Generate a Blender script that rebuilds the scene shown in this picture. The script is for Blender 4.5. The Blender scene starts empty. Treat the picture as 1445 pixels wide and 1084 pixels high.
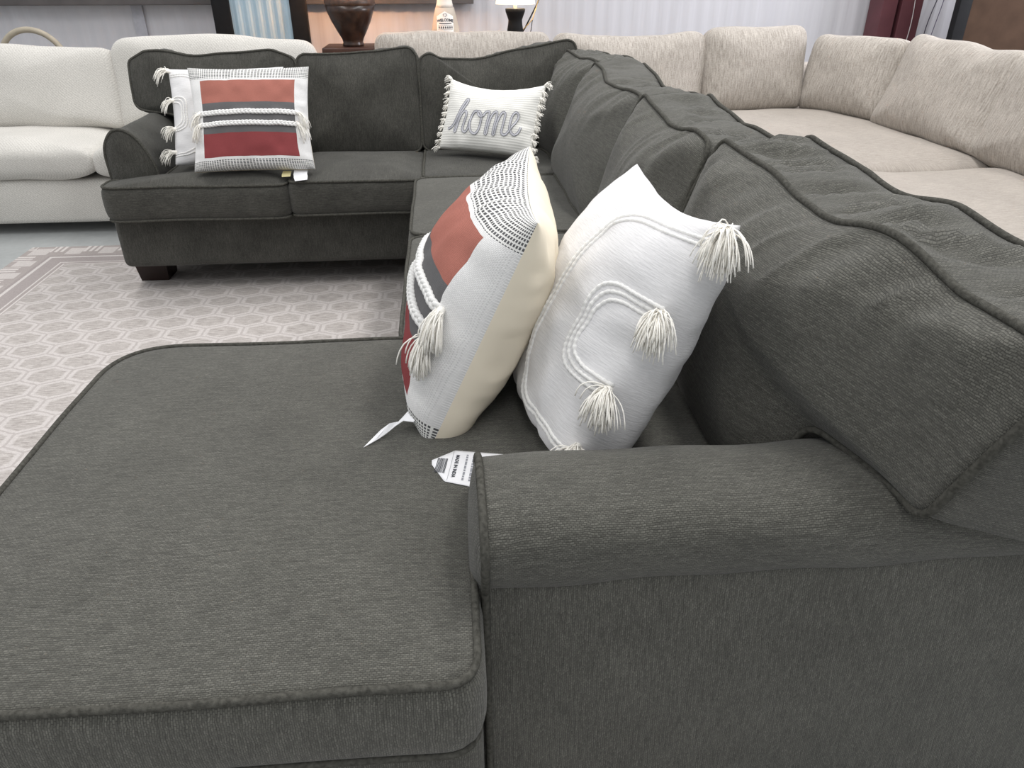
import bpy, math, random
import numpy as np
from mathutils import Matrix, Vector
from mathutils.bvhtree import BVHTree

random.seed(7)
rng = np.random.default_rng(7)
SC = bpy.context.scene
COL = SC.collection

# ------------------------------------------------------------------ camera
cam_d = bpy.data.cameras.new('camera')
cam_d.sensor_width = 36.0
cam_d.lens = 36.0 * 1040.0 / 1445.0
cam_d.clip_start = 0.02
cam = bpy.data.objects.new('camera', cam_d)
COL.objects.link(cam)
cam.location = (0, 0, 1.25)
cam.rotation_euler = (math.radians(90 - 29.5), 0, math.radians(-5))
SC.camera = cam

# ------------------------------------------------------------------ light
SC.view_settings.view_transform = 'Standard'
SC.view_settings.look = 'None'
SC.view_settings.gamma = 1.0
SC.view_settings.use_curve_mapping = False
SC.view_settings.exposure = 0.0
world = bpy.data.worlds.new('world')
SC.world = world
world.use_nodes = True
world.node_tree.nodes['Background'].inputs[0].default_value = (0.95, 0.975, 1.0, 1)
world.node_tree.nodes['Background'].inputs[1].default_value = 0.66


def area_light(name, loc, size, power, color=(1, 0.98, 0.96), target=None):
    d = bpy.data.lights.new(name, 'AREA')
    d.shape = 'RECTANGLE'
    d.size, d.size_y = size
    d.energy = power
    d.color = color
    o = bpy.data.objects.new(name, d)
    COL.objects.link(o)
    o.location = loc
    if target is not None:
        v = Vector(target) - Vector(loc)
        o.rotation_euler = v.to_track_quat('-Z', 'Y').to_euler()
    return o


for (lx, ly, p) in ((-2.2, 1.6, 60), (1.6, 1.6, 85), (-2.2, 4.6, 70), (1.8, 4.6, 85), (0.0, -1.8, 45), (4.2, 3.0, 70)):
    area_light('hall_light', (lx, ly, 4.6), (0.7, 2.2), p * 0.87)
# daylight coming in from the right end of the hall, onto the right part of the sheeted wall
area_light('daylight', (5.4, 4.0, 2.4), (1.6, 1.6), 120, (0.93, 0.93, 1.0), target=(3.6, 6.2, 1.0))


# ------------------------------------------------------------------ helpers: materials
def lin(c):
    c = np.array(c, float) / 255.0
    c = np.where(c <= 0.04045, c / 12.92, ((c + 0.055) / 1.055) ** 2.4)
    return (float(c[0]), float(c[1]), float(c[2]), 1.0)


class NT:
    def __init__(s, name):
        s.m = bpy.data.materials.new(name)
        s.m.use_nodes = True
        s.t = s.m.node_tree
        s.b = s.t.nodes['Principled BSDF']
        s.out = s.t.nodes['Material Output']

    def n(s, typ, **kw):
        nd = s.t.nodes.new(typ)
        for k, v in kw.items():
            if k.startswith('i_'):
                key = k[2:]
                key = int(key) if key.isdigit() else key.replace('_', ' ')
                s.set(nd.inputs[key], v)
            else:
                setattr(nd, k, v)
        return nd

    def set(s, inp, v):
        if isinstance(v, bpy.types.NodeSocket):
            s.t.links.new(v, inp)
        else:
            inp.default_value = v

    def math(s, op, a, b=0.0, c=None, clamp=False):
        nd = s.n('ShaderNodeMath', operation=op)
        nd.use_clamp = clamp
        s.set(nd.inputs[0], a)
        s.set(nd.inputs[1], b)
        if c is not None:
            s.set(nd.inputs[2], c)
        return nd.outputs[0]

    def mix(s, fac, a, b, mode='MIX'):
        nd = s.n('ShaderNodeMix', data_type='RGBA', blend_type=mode)
        s.set(nd.inputs[0], fac)
        s.set(nd.inputs[6], a)
        s.set(nd.inputs[7], b)
        return nd.outputs[2]

    def uv(s):
        return s.n('ShaderNodeUVMap', uv_map='UVMap').outputs[0]

    def mapping(s, vec, scale=(1, 1, 1), rot=(0, 0, 0), loc=(0, 0, 0)):
        nd = s.n('ShaderNodeMapping')
        s.set(nd.inputs[0], vec)
        nd.inputs['Scale'].default_value = scale
        nd.inputs['Rotation'].default_value = rot
        nd.inputs['Location'].default_value = loc
        return nd.outputs[0]

    def noise(s, vec, scale=1.0, detail=2.0, rough=0.5):
        nd = s.n('ShaderNodeTexNoise')
        s.set(nd.inputs['Vector'], vec)
        nd.inputs['Scale'].default_value = scale
        nd.inputs['Detail'].default_value = detail
        nd.inputs['Roughness'].default_value = rough
        return nd.outputs[0]

    def rng(s, v, a, b, c, d):
        nd = s.n('ShaderNodeMapRange')
        s.set(nd.inputs[0], v)
        for i, x in enumerate((a, b, c, d)):
            nd.inputs[i + 1].default_value = x
        return nd.outputs[0]

    def grey(s, v):
        nd = s.n('ShaderNodeCombineColor')
        for i in range(3):
            s.set(nd.inputs[i], v)
        return nd.outputs[0]

    def bump(s, h, strength=0.5, dist=0.002):
        nd = s.n('ShaderNodeBump')
        nd.inputs['Strength'].default_value = strength
        nd.inputs['Distance'].default_value = dist
        s.set(nd.inputs['Height'], h)
        s.t.links.new(nd.outputs[0], s.b.inputs['Normal'])

    def done(s, color=None, rough=0.9, spec=0.2, sheen=0.0, metal=0.0):
        if color is not None:
            s.set(s.b.inputs['Base Color'], color)
        s.b.inputs['Roughness'].default_value = rough
        s.b.inputs['Specular IOR Level'].default_value = spec
        s.b.inputs['Metallic'].default_value = metal
        if sheen:
            s.b.inputs['Sheen Weight'].default_value = sheen
            s.b.inputs['Sheen Roughness'].default_value = 0.5
        return s.m


def plain(name, rgb, rough=0.6, spec=0.4, metal=0.0, sheen=0.0, var=0.08, vs=30.0, bump=0.0):
    t = NT(name)
    co = t.n('ShaderNodeTexCoord').outputs['Object']
    nz = t.noise(co, vs, 3)
    c = t.mix(1.0, lin(rgb), t.grey(t.rng(nz, 0.3, 0.7, 1 - var, 1 + var)), 'MULTIPLY')
    if bump:
        t.bump(t.noise(co, vs * 4, 2), bump, 0.002)
    return t.done(c, rough, spec, sheen, metal)


def chenille(name, base, rot=0.0, cell=(0.0056, 0.0030), mott=(0.90, 1.10), contrast=1.0):
    """coarse woven upholstery: rows of short yarn dashes"""
    t = NT(name)
    uv = t.mapping(t.uv(), rot=(0, 0, rot))
    wob = t.noise(uv, 55.0, 2)
    wv = t.n('ShaderNodeVectorMath', operation='MULTIPLY_ADD')
    t.set(wv.inputs[0], t.grey(t.math('SUBTRACT', wob, 0.5)))
    wv.inputs[1].default_value = (0.0060, 0.0060, 0)
    t.set(wv.inputs[2], uv)
    br = t.n('ShaderNodeTexBrick')
    t.set(br.inputs['Vector'], wv.outputs[0])
    br.offset = 0.5
    br.inputs['Color1'].default_value = (0.76, 0.76, 0.76, 1)
    br.inputs['Color2'].default_value = (1.20, 1.20, 1.20, 1)
    br.inputs['Mortar'].default_value = (0.60, 0.60, 0.60, 1)
    br.inputs['Scale'].default_value = 1.0
    br.inputs['Mortar Size'].default_value = 0.0007
    br.inputs['Mortar Smooth'].default_value = 0.7
    br.inputs['Bias'].default_value = 0.0
    br.inputs['Brick Width'].default_value = cell[0]
    br.inputs['Row Height'].default_value = cell[1]
    lo = t.rng(t.noise(t.mapping(uv, scale=(22, 300, 1)), 1.0, 2), 0.3, 0.7, 0.80, 1.20)
    mo = t.rng(t.noise(uv, 7.0, 4, 0.6), 0.3, 0.7, mott[0], mott[1])
    fine = t.rng(t.noise(uv, 420.0, 2), 0.3, 0.7, 0.85, 1.15)
    c = t.mix(contrast, lin(base), br.outputs[0], 'MULTIPLY')
    c = t.mix(1.0, c, t.grey(t.math('MULTIPLY', lo, t.math('MULTIPLY', mo, fine))), 'MULTIPLY')
    h = t.math('ADD', t.math('SUBTRACT', 1.0, br.outputs['Fac']), t.math('MULTIPLY', fine, 0.5))
    t.bump(h, 0.6, 0.0016)
    return t.done(c, 0.95, 0.12, 0.15)


def heather(name, ca, cb, vert=True, chev=False):
    t = NT(name)
    uv = t.uv()
    if chev:
        nz = t.noise(t.mapping(uv, scale=(160, 160, 1), rot=(0, 0, 0.7)), 1.0, 2)
        n2 = t.n('ShaderNodeTexWave', wave_type='BANDS', bands_direction='DIAGONAL')
        t.set(n2.inputs['Vector'], uv)
        n2.inputs['Scale'].default_value = 42.0
        n2.inputs['Distortion'].default_value = 3.0
        n2.inputs['Detail'].default_value = 3.0
        n2.inputs['Detail Scale'].default_value = 6.0
        v = t.math('ADD', t.math('MULTIPLY', nz, 0.8), t.math('MULTIPLY', n2.outputs['Fac'], 0.16))
    else:
        a = (150, 17, 1) if vert else (22, 150, 1)
        v = t.math('ADD', t.math('MULTIPLY', t.noise(t.mapping(uv, scale=a), 1.0, 3), 0.65),
                   t.math('MULTIPLY', t.noise(uv, 120.0, 2), 0.35))
    mo = t.rng(t.noise(uv, 5.0, 3), 0.3, 0.7, 0.95, 1.05)
    c = t.mix(t.rng(v, 0.3, 0.7, 0.0, 1.0), lin(ca), lin(cb))
    c = t.mix(1.0, c, t.grey(mo), 'MULTIPLY')
    t.bump(v, 0.35, 0.002)
    return t.done(c, 0.95, 0.1, 0.1)


M = {}
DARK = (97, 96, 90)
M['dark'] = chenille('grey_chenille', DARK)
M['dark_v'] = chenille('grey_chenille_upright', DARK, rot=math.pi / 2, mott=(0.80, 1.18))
M['dark_far'] = chenille('grey_chenille_brushed_shaded', (80, 79, 74), rot=math.pi / 2, mott=(0.78, 1.22))  # far run's shade put into the base colour; mottle is brushed pile
M['pipe'] = plain('grey_piping', (78, 77, 72), 0.95, 0.1, var=0.35, vs=160, bump=0.5)
M['beige'] = heather('oatmeal_heather', (140, 133, 125), (198, 191, 183))
M['beige_seat'] = heather('oatmeal_heather_seat', (148, 141, 133), (178, 170, 162), vert=False)
M['cream'] = heather('cream_boucle', (186, 183, 177), (218, 215, 209), chev=True)
M['wood_dark'] = plain('espresso_wood', (38, 24, 20), 0.45, 0.4, var=0.25, vs=20)
M['wood_table'] = plain('dark_table_wood', (62, 38, 30), 0.4, 0.5, var=0.25, vs=14)
M['black'] = plain('black_paint', (22, 22, 24), 0.6, 0.2, var=0.15)
M['tassel'] = plain('cotton_yarn', (250, 247, 240), 0.95, 0.1, var=0.08, vs=300)
M['cord'] = plain('cotton_cord', (248, 247, 245), 0.95, 0.1, var=0.06, vs=400, bump=0.6)
M['cream_back'] = plain('cream_cotton', (238, 228, 208), 0.95, 0.1, var=0.03, vs=12)
M['tag'] = plain('white_satin_tag', (240, 240, 243), 0.5, 0.3, var=0.03, vs=60)
M['tag_y'] = plain('yellowed_tag', (206, 196, 150), 0.6, 0.3, var=0.05)
M['ink'] = plain('grey_ink', (70, 72, 78), 0.8, 0.1, var=0.02)
M['ink_light'] = plain('pale_ink', (150, 152, 158), 0.8, 0.1, var=0.02)
M['maroon'] = plain('maroon_steel', (92, 52, 58), 0.55, 0.4, var=0.12, vs=8)
M['girt'] = plain('dark_steel', (92, 88, 88), 0.6, 0.3, var=0.2, vs=6)
M['hoop'] = plain('beige_wood', (172, 163, 146), 0.6, 0.3, var=0.08)
M['shell'] = plain('brown_suede', (70, 54, 44), 0.9, 0.15, var=0.15, vs=9)
M['rib_reflection'] = plain('pale_blue_ribbed_reflection', (168, 190, 204), 0.5, 0.25, metal=0.0, var=0.06, vs=5)  # coloured as the ribbed metal reflected in the mirror


def mat_white_slub(name, rgb):
    t = NT(name)
    co = t.n('ShaderNodeTexCoord').outputs['Object']
    a = t.noise(t.mapping(co, scale=(40, 420, 60)), 1.0, 3)
    b = t.noise(t.mapping(co, scale=(220, 160, 160)), 1.0, 2)
    v = t.math('ADD', t.math('MULTIPLY', a, 0.8), t.math('MULTIPLY', b, 0.2))
    c = t.mix(1.0, lin(rgb), t.grey(t.rng(v, 0.3, 0.7, 0.93, 1.05)), 'MULTIPLY')
    t.bump(v, 0.5, 0.0022)
    return t.done(c, 0.95, 0.1, 0.05)


M['slub'] = mat_white_slub('white_slub_cotton', (222, 221, 222))


def mat_ribbed(name):
    t = NT(name)
    uv = t.uv()
    w = t.n('ShaderNodeTexWave', wave_type='BANDS', bands_direction='Y')
    t.set(w.inputs['Vector'], uv)
    w.inputs['Scale'].default_value = 9.0
    w.inputs['Distortion'].default_value = 1.0
    nz = t.noise(t.mapping(uv, scale=(60, 60, 1)), 1.0, 2)
    v = t.math('ADD', w.outputs['Fac'], t.math('MULTIPLY', nz, 0.4))
    c = t.mix(t.rng(v, 0.0, 0.6, 0.0, 1.0), lin((226, 224, 218)), lin((238, 237, 232)))
    t.bump(v, 0.3, 0.002)
    return t.done(c, 0.95, 0.1)


M['ribbed'] = mat_ribbed('white_ribbed_cotton')


def mat_striped(name, W):
    """woven front of the striped pillow; u across, v up, both 0..1"""
    t = NT(name)
    uv = t.uv()
    sep = t.n('ShaderNodeSeparateXYZ')
    t.set(sep.inputs[0], uv)
    u, v = sep.outputs[0], sep.outputs[1]
    ramp = t.n('ShaderNodeValToRGB')
    ramp.color_ramp.interpolation = 'CONSTANT'
    white = lin((242, 241, 240))
    terr, grey, red = lin((177, 115, 103)), lin((110, 109, 110)), lin((150, 76, 78))
    els = [(0.0, white), (0.105, red), (0.325, grey), (0.625, terr), (0.852, white)]
    ramp.color_ramp.elements[0].position = 0.0
    ramp.color_ramp.elements[0].color = white
    ramp.color_ramp.elements[1].position = els[1][0]
    ramp.color_ramp.elements[1].color = els[1][1]
    for p, c in els[2:]:
        e = ramp.color_ramp.elements.new(p)
        e.color = c
    t.set(ramp.inputs[0], v)
    au = t.math('ABSOLUTE', t.math('SUBTRACT', u, 0.5))
    inside = t.math('LESS_THAN', au, 0.40)
    c = t.mix(inside, white, ramp.outputs[0])
    # dash bands at head and foot
    band = t.math('MAXIMUM', t.math('LESS_THAN', v, 0.082), t.math('GREATER_THAN', v, 0.875))
    def arc(q):
        return t.math('ADD', t.math('MULTIPLY', t.math('ARCSINE', t.math('SUBTRACT', t.math('MULTIPLY', q, 2.0), 1.0)), 0.5), 2.0)
    A_, B_ = arc(u), arc(v)
    col = t.math('FRACT', t.math('DIVIDE', A_, 0.0270))
    row = t.math('FRACT', t.math('DIVIDE', B_, 0.0300))
    yarn = t.math('MULTIPLY', t.rng(row, 0.34, 0.42, 0.0, 1.0), t.rng(col, 0.28, 0.34, 0.0, 1.0))
    tone = t.mix(t.noise(t.mapping(uv, scale=(9, 60, 1)), 1.0, 2), lin((40, 40, 42)), lin((128, 128, 130)))
    dash = t.mix(yarn, lin((240, 239, 236)), tone)
    c = t.mix(band, c, dash)
    wv = t.n('ShaderNodeTexBrick')
    t.set(wv.inputs['Vector'], uv)
    wv.inputs['Scale'].default_value = 1.0
    wv.inputs['Brick Width'].default_value = 0.008
    wv.inputs['Row Height'].default_value = 0.0055
    wv.inputs['Mortar Size'].default_value = 0.0012
    wv.inputs['Mortar Smooth'].default_value = 0.8
    wv.inputs['Color1'].default_value = (1.04, 1.04, 1.04, 1)
    wv.inputs['Color2'].default_value = (0.94, 0.94, 0.94, 1)
    wv.inputs['Mortar'].default_value = (0.80, 0.80, 0.80, 1)
    nb = t.math('SUBTRACT', 1.0, band)
    c = t.mix(nb, c, wv.outputs[0], 'MULTIPLY')
    t.bump(t.math('SUBTRACT', 1.0, wv.outputs['Fac']), 0.4, 0.0015)
    return t.done(c, 0.95, 0.1)


M['striped'] = mat_striped('striped_weave', 0.48)


# ------------------------------------------------------------------ helpers: geometry
def vnoise(P, seed=0):
    """smooth value noise on (N,3) points, range about -1..1"""
    P = np.asarray(P, float) + seed * 17.31
    i = np.floor(P).astype(np.int64)
    f = P - i
    f = f * f * (3 - 2 * f)
    out = np.zeros(len(P))
    for dx in (0, 1):
        for dy in (0, 1):
            for dz in (0, 1):
                h = (i[:, 0] + dx) * 374761393 + (i[:, 1] + dy) * 668265263 + (i[:, 2] + dz) * 2147483647 + seed * 144665
                h = (h ^ (h >> 13)) * 1274126177
                h = (h ^ (h >> 16)) & 0xFFFFFF
                val = h / float(0xFFFFFF) * 2 - 1
                w = (f[:, 0] if dx else 1 - f[:, 0]) * (f[:, 1] if dy else 1 - f[:, 1]) * (f[:, 2] if dz else 1 - f[:, 2])
                out += w * val
    return out


def link(name, me, mats, parent=None, mw=None):
    o = bpy.data.objects.new(name, me)
    COL.objects.link(o)
    if not isinstance(mats, (list, tuple)):
        mats = [mats]
    for m in mats:
        me.materials.append(m)
    if parent is not None:
        o.parent = parent
    if mw is not None:
        o.matrix_basis = mw
    return o


class MB:
    """collects polygons with uvs and material slots"""
    def __init__(s):
        s.v, s.f, s.uv, s.mi, s.sm = [], [], [], [], []

    def add(s, verts, faces, uvs=None, mi=0, smooth=True):
        b = len(s.v)
        s.v.extend([tuple(map(float, p)) for p in verts])
        for k, fc in enumerate(faces):
            s.f.append(tuple(int(b + i) for i in fc))
            if uvs is None:
                P = np.array([verts[i] for i in fc], float)
                n = np.zeros(3)
                for a in range(len(P)):
                    n += np.cross(P[a], P[(a + 1) % len(P)])
                ax = int(np.argmax(np.abs(n)))
                if ax == 2:
                    q = P[:, [0, 1]]
                elif ax == 1:
                    q = P[:, [0, 2]]
                else:
                    q = P[:, [1, 2]]
                s.uv.append([tuple(x) for x in q])
            else:
                s.uv.append([tuple(x) for x in uvs[k]])
            s.mi.append(mi)
            s.sm.append(smooth)

    def mesh(s, name):
        me = bpy.data.meshes.new(name)
        me.from_pydata(s.v, [], s.f)
        ul = me.uv_layers.new(name='UVMap')
        flat = [c for fc in s.uv for p in fc for c in p]
        ul.data.foreach_set('uv', flat)
        me.polygons.foreach_set('material_index', s.mi)
        me.polygons.foreach_set('use_smooth', s.sm)
        me.update()
        return me

    def build(s, name, mats, parent=None, mw=None):
        return link(name, s.mesh(name), mats, parent, mw)


def tube_geo(pts, r, sides=8, closed=False, flat=1.0):
    P = np.asarray(pts, float)
    n = len(P)
    if closed:
        T = np.roll(P, -1, 0) - np.roll(P, 1, 0)
    else:
        T = np.gradient(P, axis=0)
    T /= np.linalg.norm(T, axis=1)[:, None] + 1e-12
    R = np.full(n, r) if np.isscalar(r) else np.asarray(r, float)
    a = np.array([0, 0, 1.0])
    if abs(T[0] @ a) > 0.9:
        a = np.array([1.0, 0, 0])
    nrm = np.cross(T[0], a)
    nrm /= np.linalg.norm(nrm)
    V = []
    for i in range(n):
        nrm = nrm - T[i] * (nrm @ T[i])
        nrm /= np.linalg.norm(nrm) + 1e-12
        b = np.cross(T[i], nrm)
        for k in range(sides):
            th = 2 * math.pi * k / sides
            V.append(P[i] + R[i] * (math.cos(th) * nrm + math.sin(th) * b * flat))
    F = []
    L = np.concatenate([[0], np.cumsum(np.linalg.norm(np.diff(P, axis=0), axis=1))])
    U = []
    m = n if closed else n - 1
    for i in range(m):
        j = (i + 1) % n
        for k in range(sides):
            l = (k + 1) % sides
            F.append((i * sides + k, i * sides + l, j * sides + l, j * sides + k))
            li, lj = L[i], (L[j] if j else L[-1] + 0.01)
            U.append([(li, k * .004), (li, k * .004 + .004), (lj, k * .004 + .004), (lj, k * .004)])
    if not closed:
        F.append(tuple(range(sides))[::-1])
        U.append([(0, 0)] * sides)
        F.append(tuple((n - 1) * sides + k for k in range(sides)))
        U.append([(0, 0)] * sides)
    return V, F, U


def tube(name, pts, r, mat, parent=None, sides=8, closed=False, mw=None):
    mb = MB()
    mb.add(*tube_geo(pts, r, sides, closed))
    return mb.build(name, mat, parent, mw)


def rpoly(corners, step=0.012):
    """closed polygon with rounded corners, (x, y, radius) -> dense points, counter-clockwise"""
    C_ = [np.array(c[:2], float) for c in corners]
    n = len(C_)
    out = []
    for i in range(n):
        p, a, b = C_[i], C_[i - 1], C_[(i + 1) % n]
        r = corners[i][2]
        u = (a - p) / np.linalg.norm(a - p)
        w = (b - p) / np.linalg.norm(b - p)
        ang = math.acos(max(-1, min(1, float(u @ w))))
        d = min(r / math.tan(ang / 2), 0.48 * np.linalg.norm(a - p), 0.48 * np.linalg.norm(b - p))
        s, e = p + u * d, p + w * d
        k = max(2, int(math.ceil(d * 1.6 / step)))
        for j in range(k + 1):
            t = j / k
            out.append((1 - t) ** 2 * s + 2 * t * (1 - t) * p + t * t * e)
    P = np.array(out)
    Q = np.vstack([P, P[:1]])
    L = np.concatenate([[0], np.cumsum(np.linalg.norm(np.diff(Q, axis=0), axis=1))])
    m = max(12, int(L[-1] / step))
    s = np.arange(m) / m * L[-1]
    return np.stack([np.interp(s, L, Q[:, 0]), np.interp(s, L, Q[:, 1])], 1)


def cushion(name, parent, outline, thick, crown, mats, mw, piping=True, soft=False, crown_back=None,
            bulge=0.012, field=None, centre=None, step=0.012, rings=26, swap_side=False, pr=0.0055, power=2.2):
    """outline in the face plane (p,q); depth d runs from 0 (front) to -thick"""
    O = rpoly(outline, step)
    N = len(O)
    T = np.roll(O, -1, 0) - np.roll(O, 1, 0)
    T /= np.linalg.norm(T, axis=1)[:, None]
    Nn = np.stack([T[:, 1], -T[:, 0]], 1)
    c = O.mean(0) if centre is None else np.array(centre)
    cb = crown if crown_back is None else crown_back
    rows = []
    S = np.linspace(0, 1, rings + 1)[1:]
    if not soft:
        for s in S:
            s2 = s ** 0.85
            rows.append((s2, 0.0, crown * (1 - s2 ** power)))
        rows[-1] = (1.0, 0.0, 0.0)
        nb = 7
        for k in range(1, nb):
            t = k / nb
            rows.append((1.0, bulge * (1 - (2 * t - 1) ** 4), -thick * t))
        rows.append((1.0, 0.0, -thick))
        for s in S[::-1][1:]:
            s2 = s ** 0.85
            rows.append((s2, 0.0, -thick - cb * (1 - s2 ** power)))
        kf, kb = rings - 1, rings - 1 + nb
    else:
        m = rings * 2
        e = 3.2
        for k in range(1, m):
            th = math.pi * k / m
            s = abs(math.sin(th)) ** (2 / e)
            z = np.sign(math.cos(th)) * abs(math.cos(th)) ** (2 / e)
            rows.append((s, 0.0, thick / 2 * z - thick / 2 + (crown if z > 0 else -cb) * (1 - s ** 2)))
        kf, kb = m // 2 - 6, m // 2 + 4
    V = [np.array([c[0], c[1], rows[0][2]])]
    for (s, dn, z) in rows:
        p = c + s * (O - c) + Nn * dn
        V.extend(np.column_stack([p, np.full(N, z)]))
    V.append(np.array([c[0], c[1], rows[-1][2]]))
    V = np.array(V)
    F, U = [], []
    L = np.concatenate([[0], np.cumsum(np.linalg.norm(np.diff(np.vstack([O, O[:1]]), axis=0), axis=1))])
    R = len(rows)
    for j in range(N):
        k = (j + 1) % N
        F.append((0, 1 + j, 1 + k))
        U.append([V[0][:2], V[1 + j][:2], V[1 + k][:2]])
        b = 1 + (R - 1) * N
        F.append((R * N + 1, b + k, b + j))
        U.append([V[-1][:2], V[b + k][:2], V[b + j][:2]])
    for i in range(R - 1):
        for j in range(N):
            k = (j + 1) % N
            a, b, d, e = 1 + i * N + j, 1 + i * N + k, 1 + (i + 1) * N + k, 1 + (i + 1) * N + j
            F.append((a, e, d, b))
            if kf <= i < kb:
                za, ze = rows[i][2], rows[i + 1][2]
                q = [(L[j], za), (L[j], ze), (L[j + 1], ze), (L[j + 1], za)]
                if swap_side:
                    q = [(y, x) for x, y in q]
                U.append(q)
            else:
                U.append([V[a][:2], V[e][:2], V[d][:2], V[b][:2]])
    if field is not None:
        V = field(V)
    mb = MB()
    mb.add(V, F, U)
    o = mb.build(name, mats, parent, mw)
    if piping:
        for z in ((0.0,) if thick < 0.05 else (0.0, -thick)):
            P = np.column_stack([O + Nn * 0.003, np.full(N, z)])
            if field is not None:
                P = field(P)
            tube('piping', P, pr, M['pipe'], o, 8, True)
    return o


def frame(origin, p, q):
    """matrix from in-plane axes p, q (third axis is the face normal)"""
    p = Vector(p).normalized()
    q = Vector(q)
    q = (q - p * q.dot(p)).normalized()
    n = p.cross(q)
    return Matrix(((p.x, q.x, n.x, origin[0]), (p.y, q.y, n.y, origin[1]), (p.z, q.z, n.z, origin[2]), (0, 0, 0, 1)))


def rbox_mb(mb, lo, hi, r=0.015, seg=3, mi=0, swap=False):
    """rounded box: plan corners and top/bottom edges eased"""
    lo, hi = np.array(lo, float), np.array(hi, float)
    c, h = (lo + hi) / 2, (hi - lo) / 2
    r = min(r, h.min() * 0.95)
    def ax(hh):
        k = np.concatenate([-hh + r * (1 - np.cos(np.linspace(0, math.pi / 2, seg + 1))), hh - r * (1 - np.cos(np.linspace(math.pi / 2, 0, seg + 1)))])
        return k
    A = [ax(h[i]) for i in range(3)]
    for d in range(3):
        a, b = [i for i in range(3) if i != d]
        for sgn in (-1, 1):
            ga, gb = A[a], A[b]
            V = []
            for x in ga:
                for y in gb:
                    p = np.zeros(3)
                    p[a], p[b], p[d] = x, y, sgn * h[d]
                    q = np.clip(p, -(h - r), h - r)
                    dd = p - q
                    nn = np.linalg.norm(dd)
                    p = q + dd / nn * r if nn > 1e-9 else p
                    V.append(p + c)
            F, U = [], []
            nb = len(gb)
            for i in range(len(ga) - 1):
                for j in range(nb - 1):
                    f = (i * nb + j, (i + 1) * nb + j, (i + 1) * nb + j + 1, i * nb + j + 1)
                    flip = (sgn > 0) == (d == 1)
                    if flip:
                        f = f[::-1]
                    F.append(f)
                    if d == 2:
                        u = [(V[k][0], V[k][1]) for k in f]
                    elif d == 1:
                        u = [(V[k][0], V[k][2]) for k in f]
                    else:
                        u = [(V[k][1], V[k][2]) for k in f]
                    U.append([(y, x) for x, y in u] if swap else u)
            mb.add(V, F, U, mi)


def rbox(name, lo, hi, mat, parent=None, r=0.015, mw=None):
    mb = MB()
    rbox_mb(mb, lo, hi, r)
    o = mb.build(name, mat, parent, mw)
    return o


def lathe(name, prof, mat, parent=None, loc=(0, 0, 0), seg=40, square=0.0):
    V, F = [], []
    n = len(prof)
    for (r, z) in prof:
        for k in range(seg):
            a = 2 * math.pi * k / seg
            V.append((r * math.cos(a), r * math.sin(a), z))
    for i in range(n - 1):
        for k in range(seg):
            l = (k + 1) % seg
            F.append((i * seg + k, i * seg + l, (i + 1) * seg + l, (i + 1) * seg + k))
    F.append(tuple(range(seg))[::-1])
    F.append(tuple((n - 1) * seg + k for k in range(seg)))
    mb = MB()
    mb.add(V, F)
    return mb.build(name, mat, parent, Matrix.Translation(loc))


def thing(name, label, cat, loc=(0, 0, 0), group=None):
    o = bpy.data.objects.new(name, None)
    COL.objects.link(o)
    o.empty_display_size = 0.1
    o.location = loc
    o['label'], o['category'] = label, cat
    if group:
        o['group'] = group
    return o


def tag(o, label, cat, group=None):
    o['label'], o['category'] = label, cat
    if group:
        o['group'] = group
    return o


def structure(o):
    o['kind'] = 'structure'
    return o


# ------------------------------------------------------------------ the hall
def mat_concrete():
    t = NT('polished_concrete')
    co = t.n('ShaderNodeTexCoord').outputs['Object']
    a = t.noise(co, 1.6, 5, 0.6)
    b = t.noise(co, 30.0, 3)
    c = t.mix(t.rng(a, 0.3, 0.7, 0, 1), lin((158, 161, 161)), lin((182, 185, 185)))
    c = t.mix(1.0, c, t.grey(t.rng(b, 0.3, 0.7, 0.95, 1.05)), 'MULTIPLY')
    return t.done(c, 0.38, 0.4)


mb = MB()
mb.add([(-7, -3, 0), (7, -3, 0), (7, 6.3, 0), (-7, 6.3, 0)], [(0, 1, 2, 3)], smooth=False)
structure(mb.build('floor', mat_concrete()))


def mat_sheet():
    t = NT('white_vapour_sheeting')
    co = t.n('ShaderNodeTexCoord').outputs['Object']
    a = t.noise(t.mapping(co, scale=(9, 1, 0.7)), 1.0, 4, 0.6)
    b = t.noise(t.mapping(co, scale=(45, 1, 2.0)), 1.0, 3)
    v = t.math('ADD', t.math('MULTIPLY', a, 0.7), t.math('MULTIPLY', b, 0.3))
    c = t.mix(t.rng(v, 0.3, 0.7, 0, 1), lin((196, 195, 200)), lin((206, 205, 210)))
    t.bump(v, 0.35, 0.012)
    return t.done(c, 0.45, 0.35)


# back wall: sheeting hung over the frame, softly pleated
mb = MB()
xs = np.linspace(-7, 7, 561)
zs = np.linspace(0, 3.2, 9)
V = [(x, 6.2 + 0.006 * math.sin(x * 9 + 1.3 * math.sin(x * 2.1)) * math.sin(x * 1.7) + 0.004 * math.sin(x * 61 + z), z) for z in zs for x in xs]
nx = len(xs)
F = [(i * nx + j, i * nx + j + 1, (i + 1) * nx + j + 1, (i + 1) * nx + j) for i in range(8) for j in range(nx - 1)]
mb.add(V, F)
structure(mb.build('wall_back', mat_sheet()))

# dark steel girt running along the sheeting
gm = MB()
rbox_mb(gm, (-6.9, 6.08, 1.015), (0.25, 6.18, 1.22), 0.006)
structure(gm.build('trim_1', M['girt']))
# taped seam of the sheeting
gm = MB()
rbox_mb(gm, (-2.22, 6.178, 0.0), (-2.14, 6.184, 1.02), 0.002)
structure(gm.build('trim_2', plain('grey_seam_tape', (176, 176, 184), 0.4, 0.4)))

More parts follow.
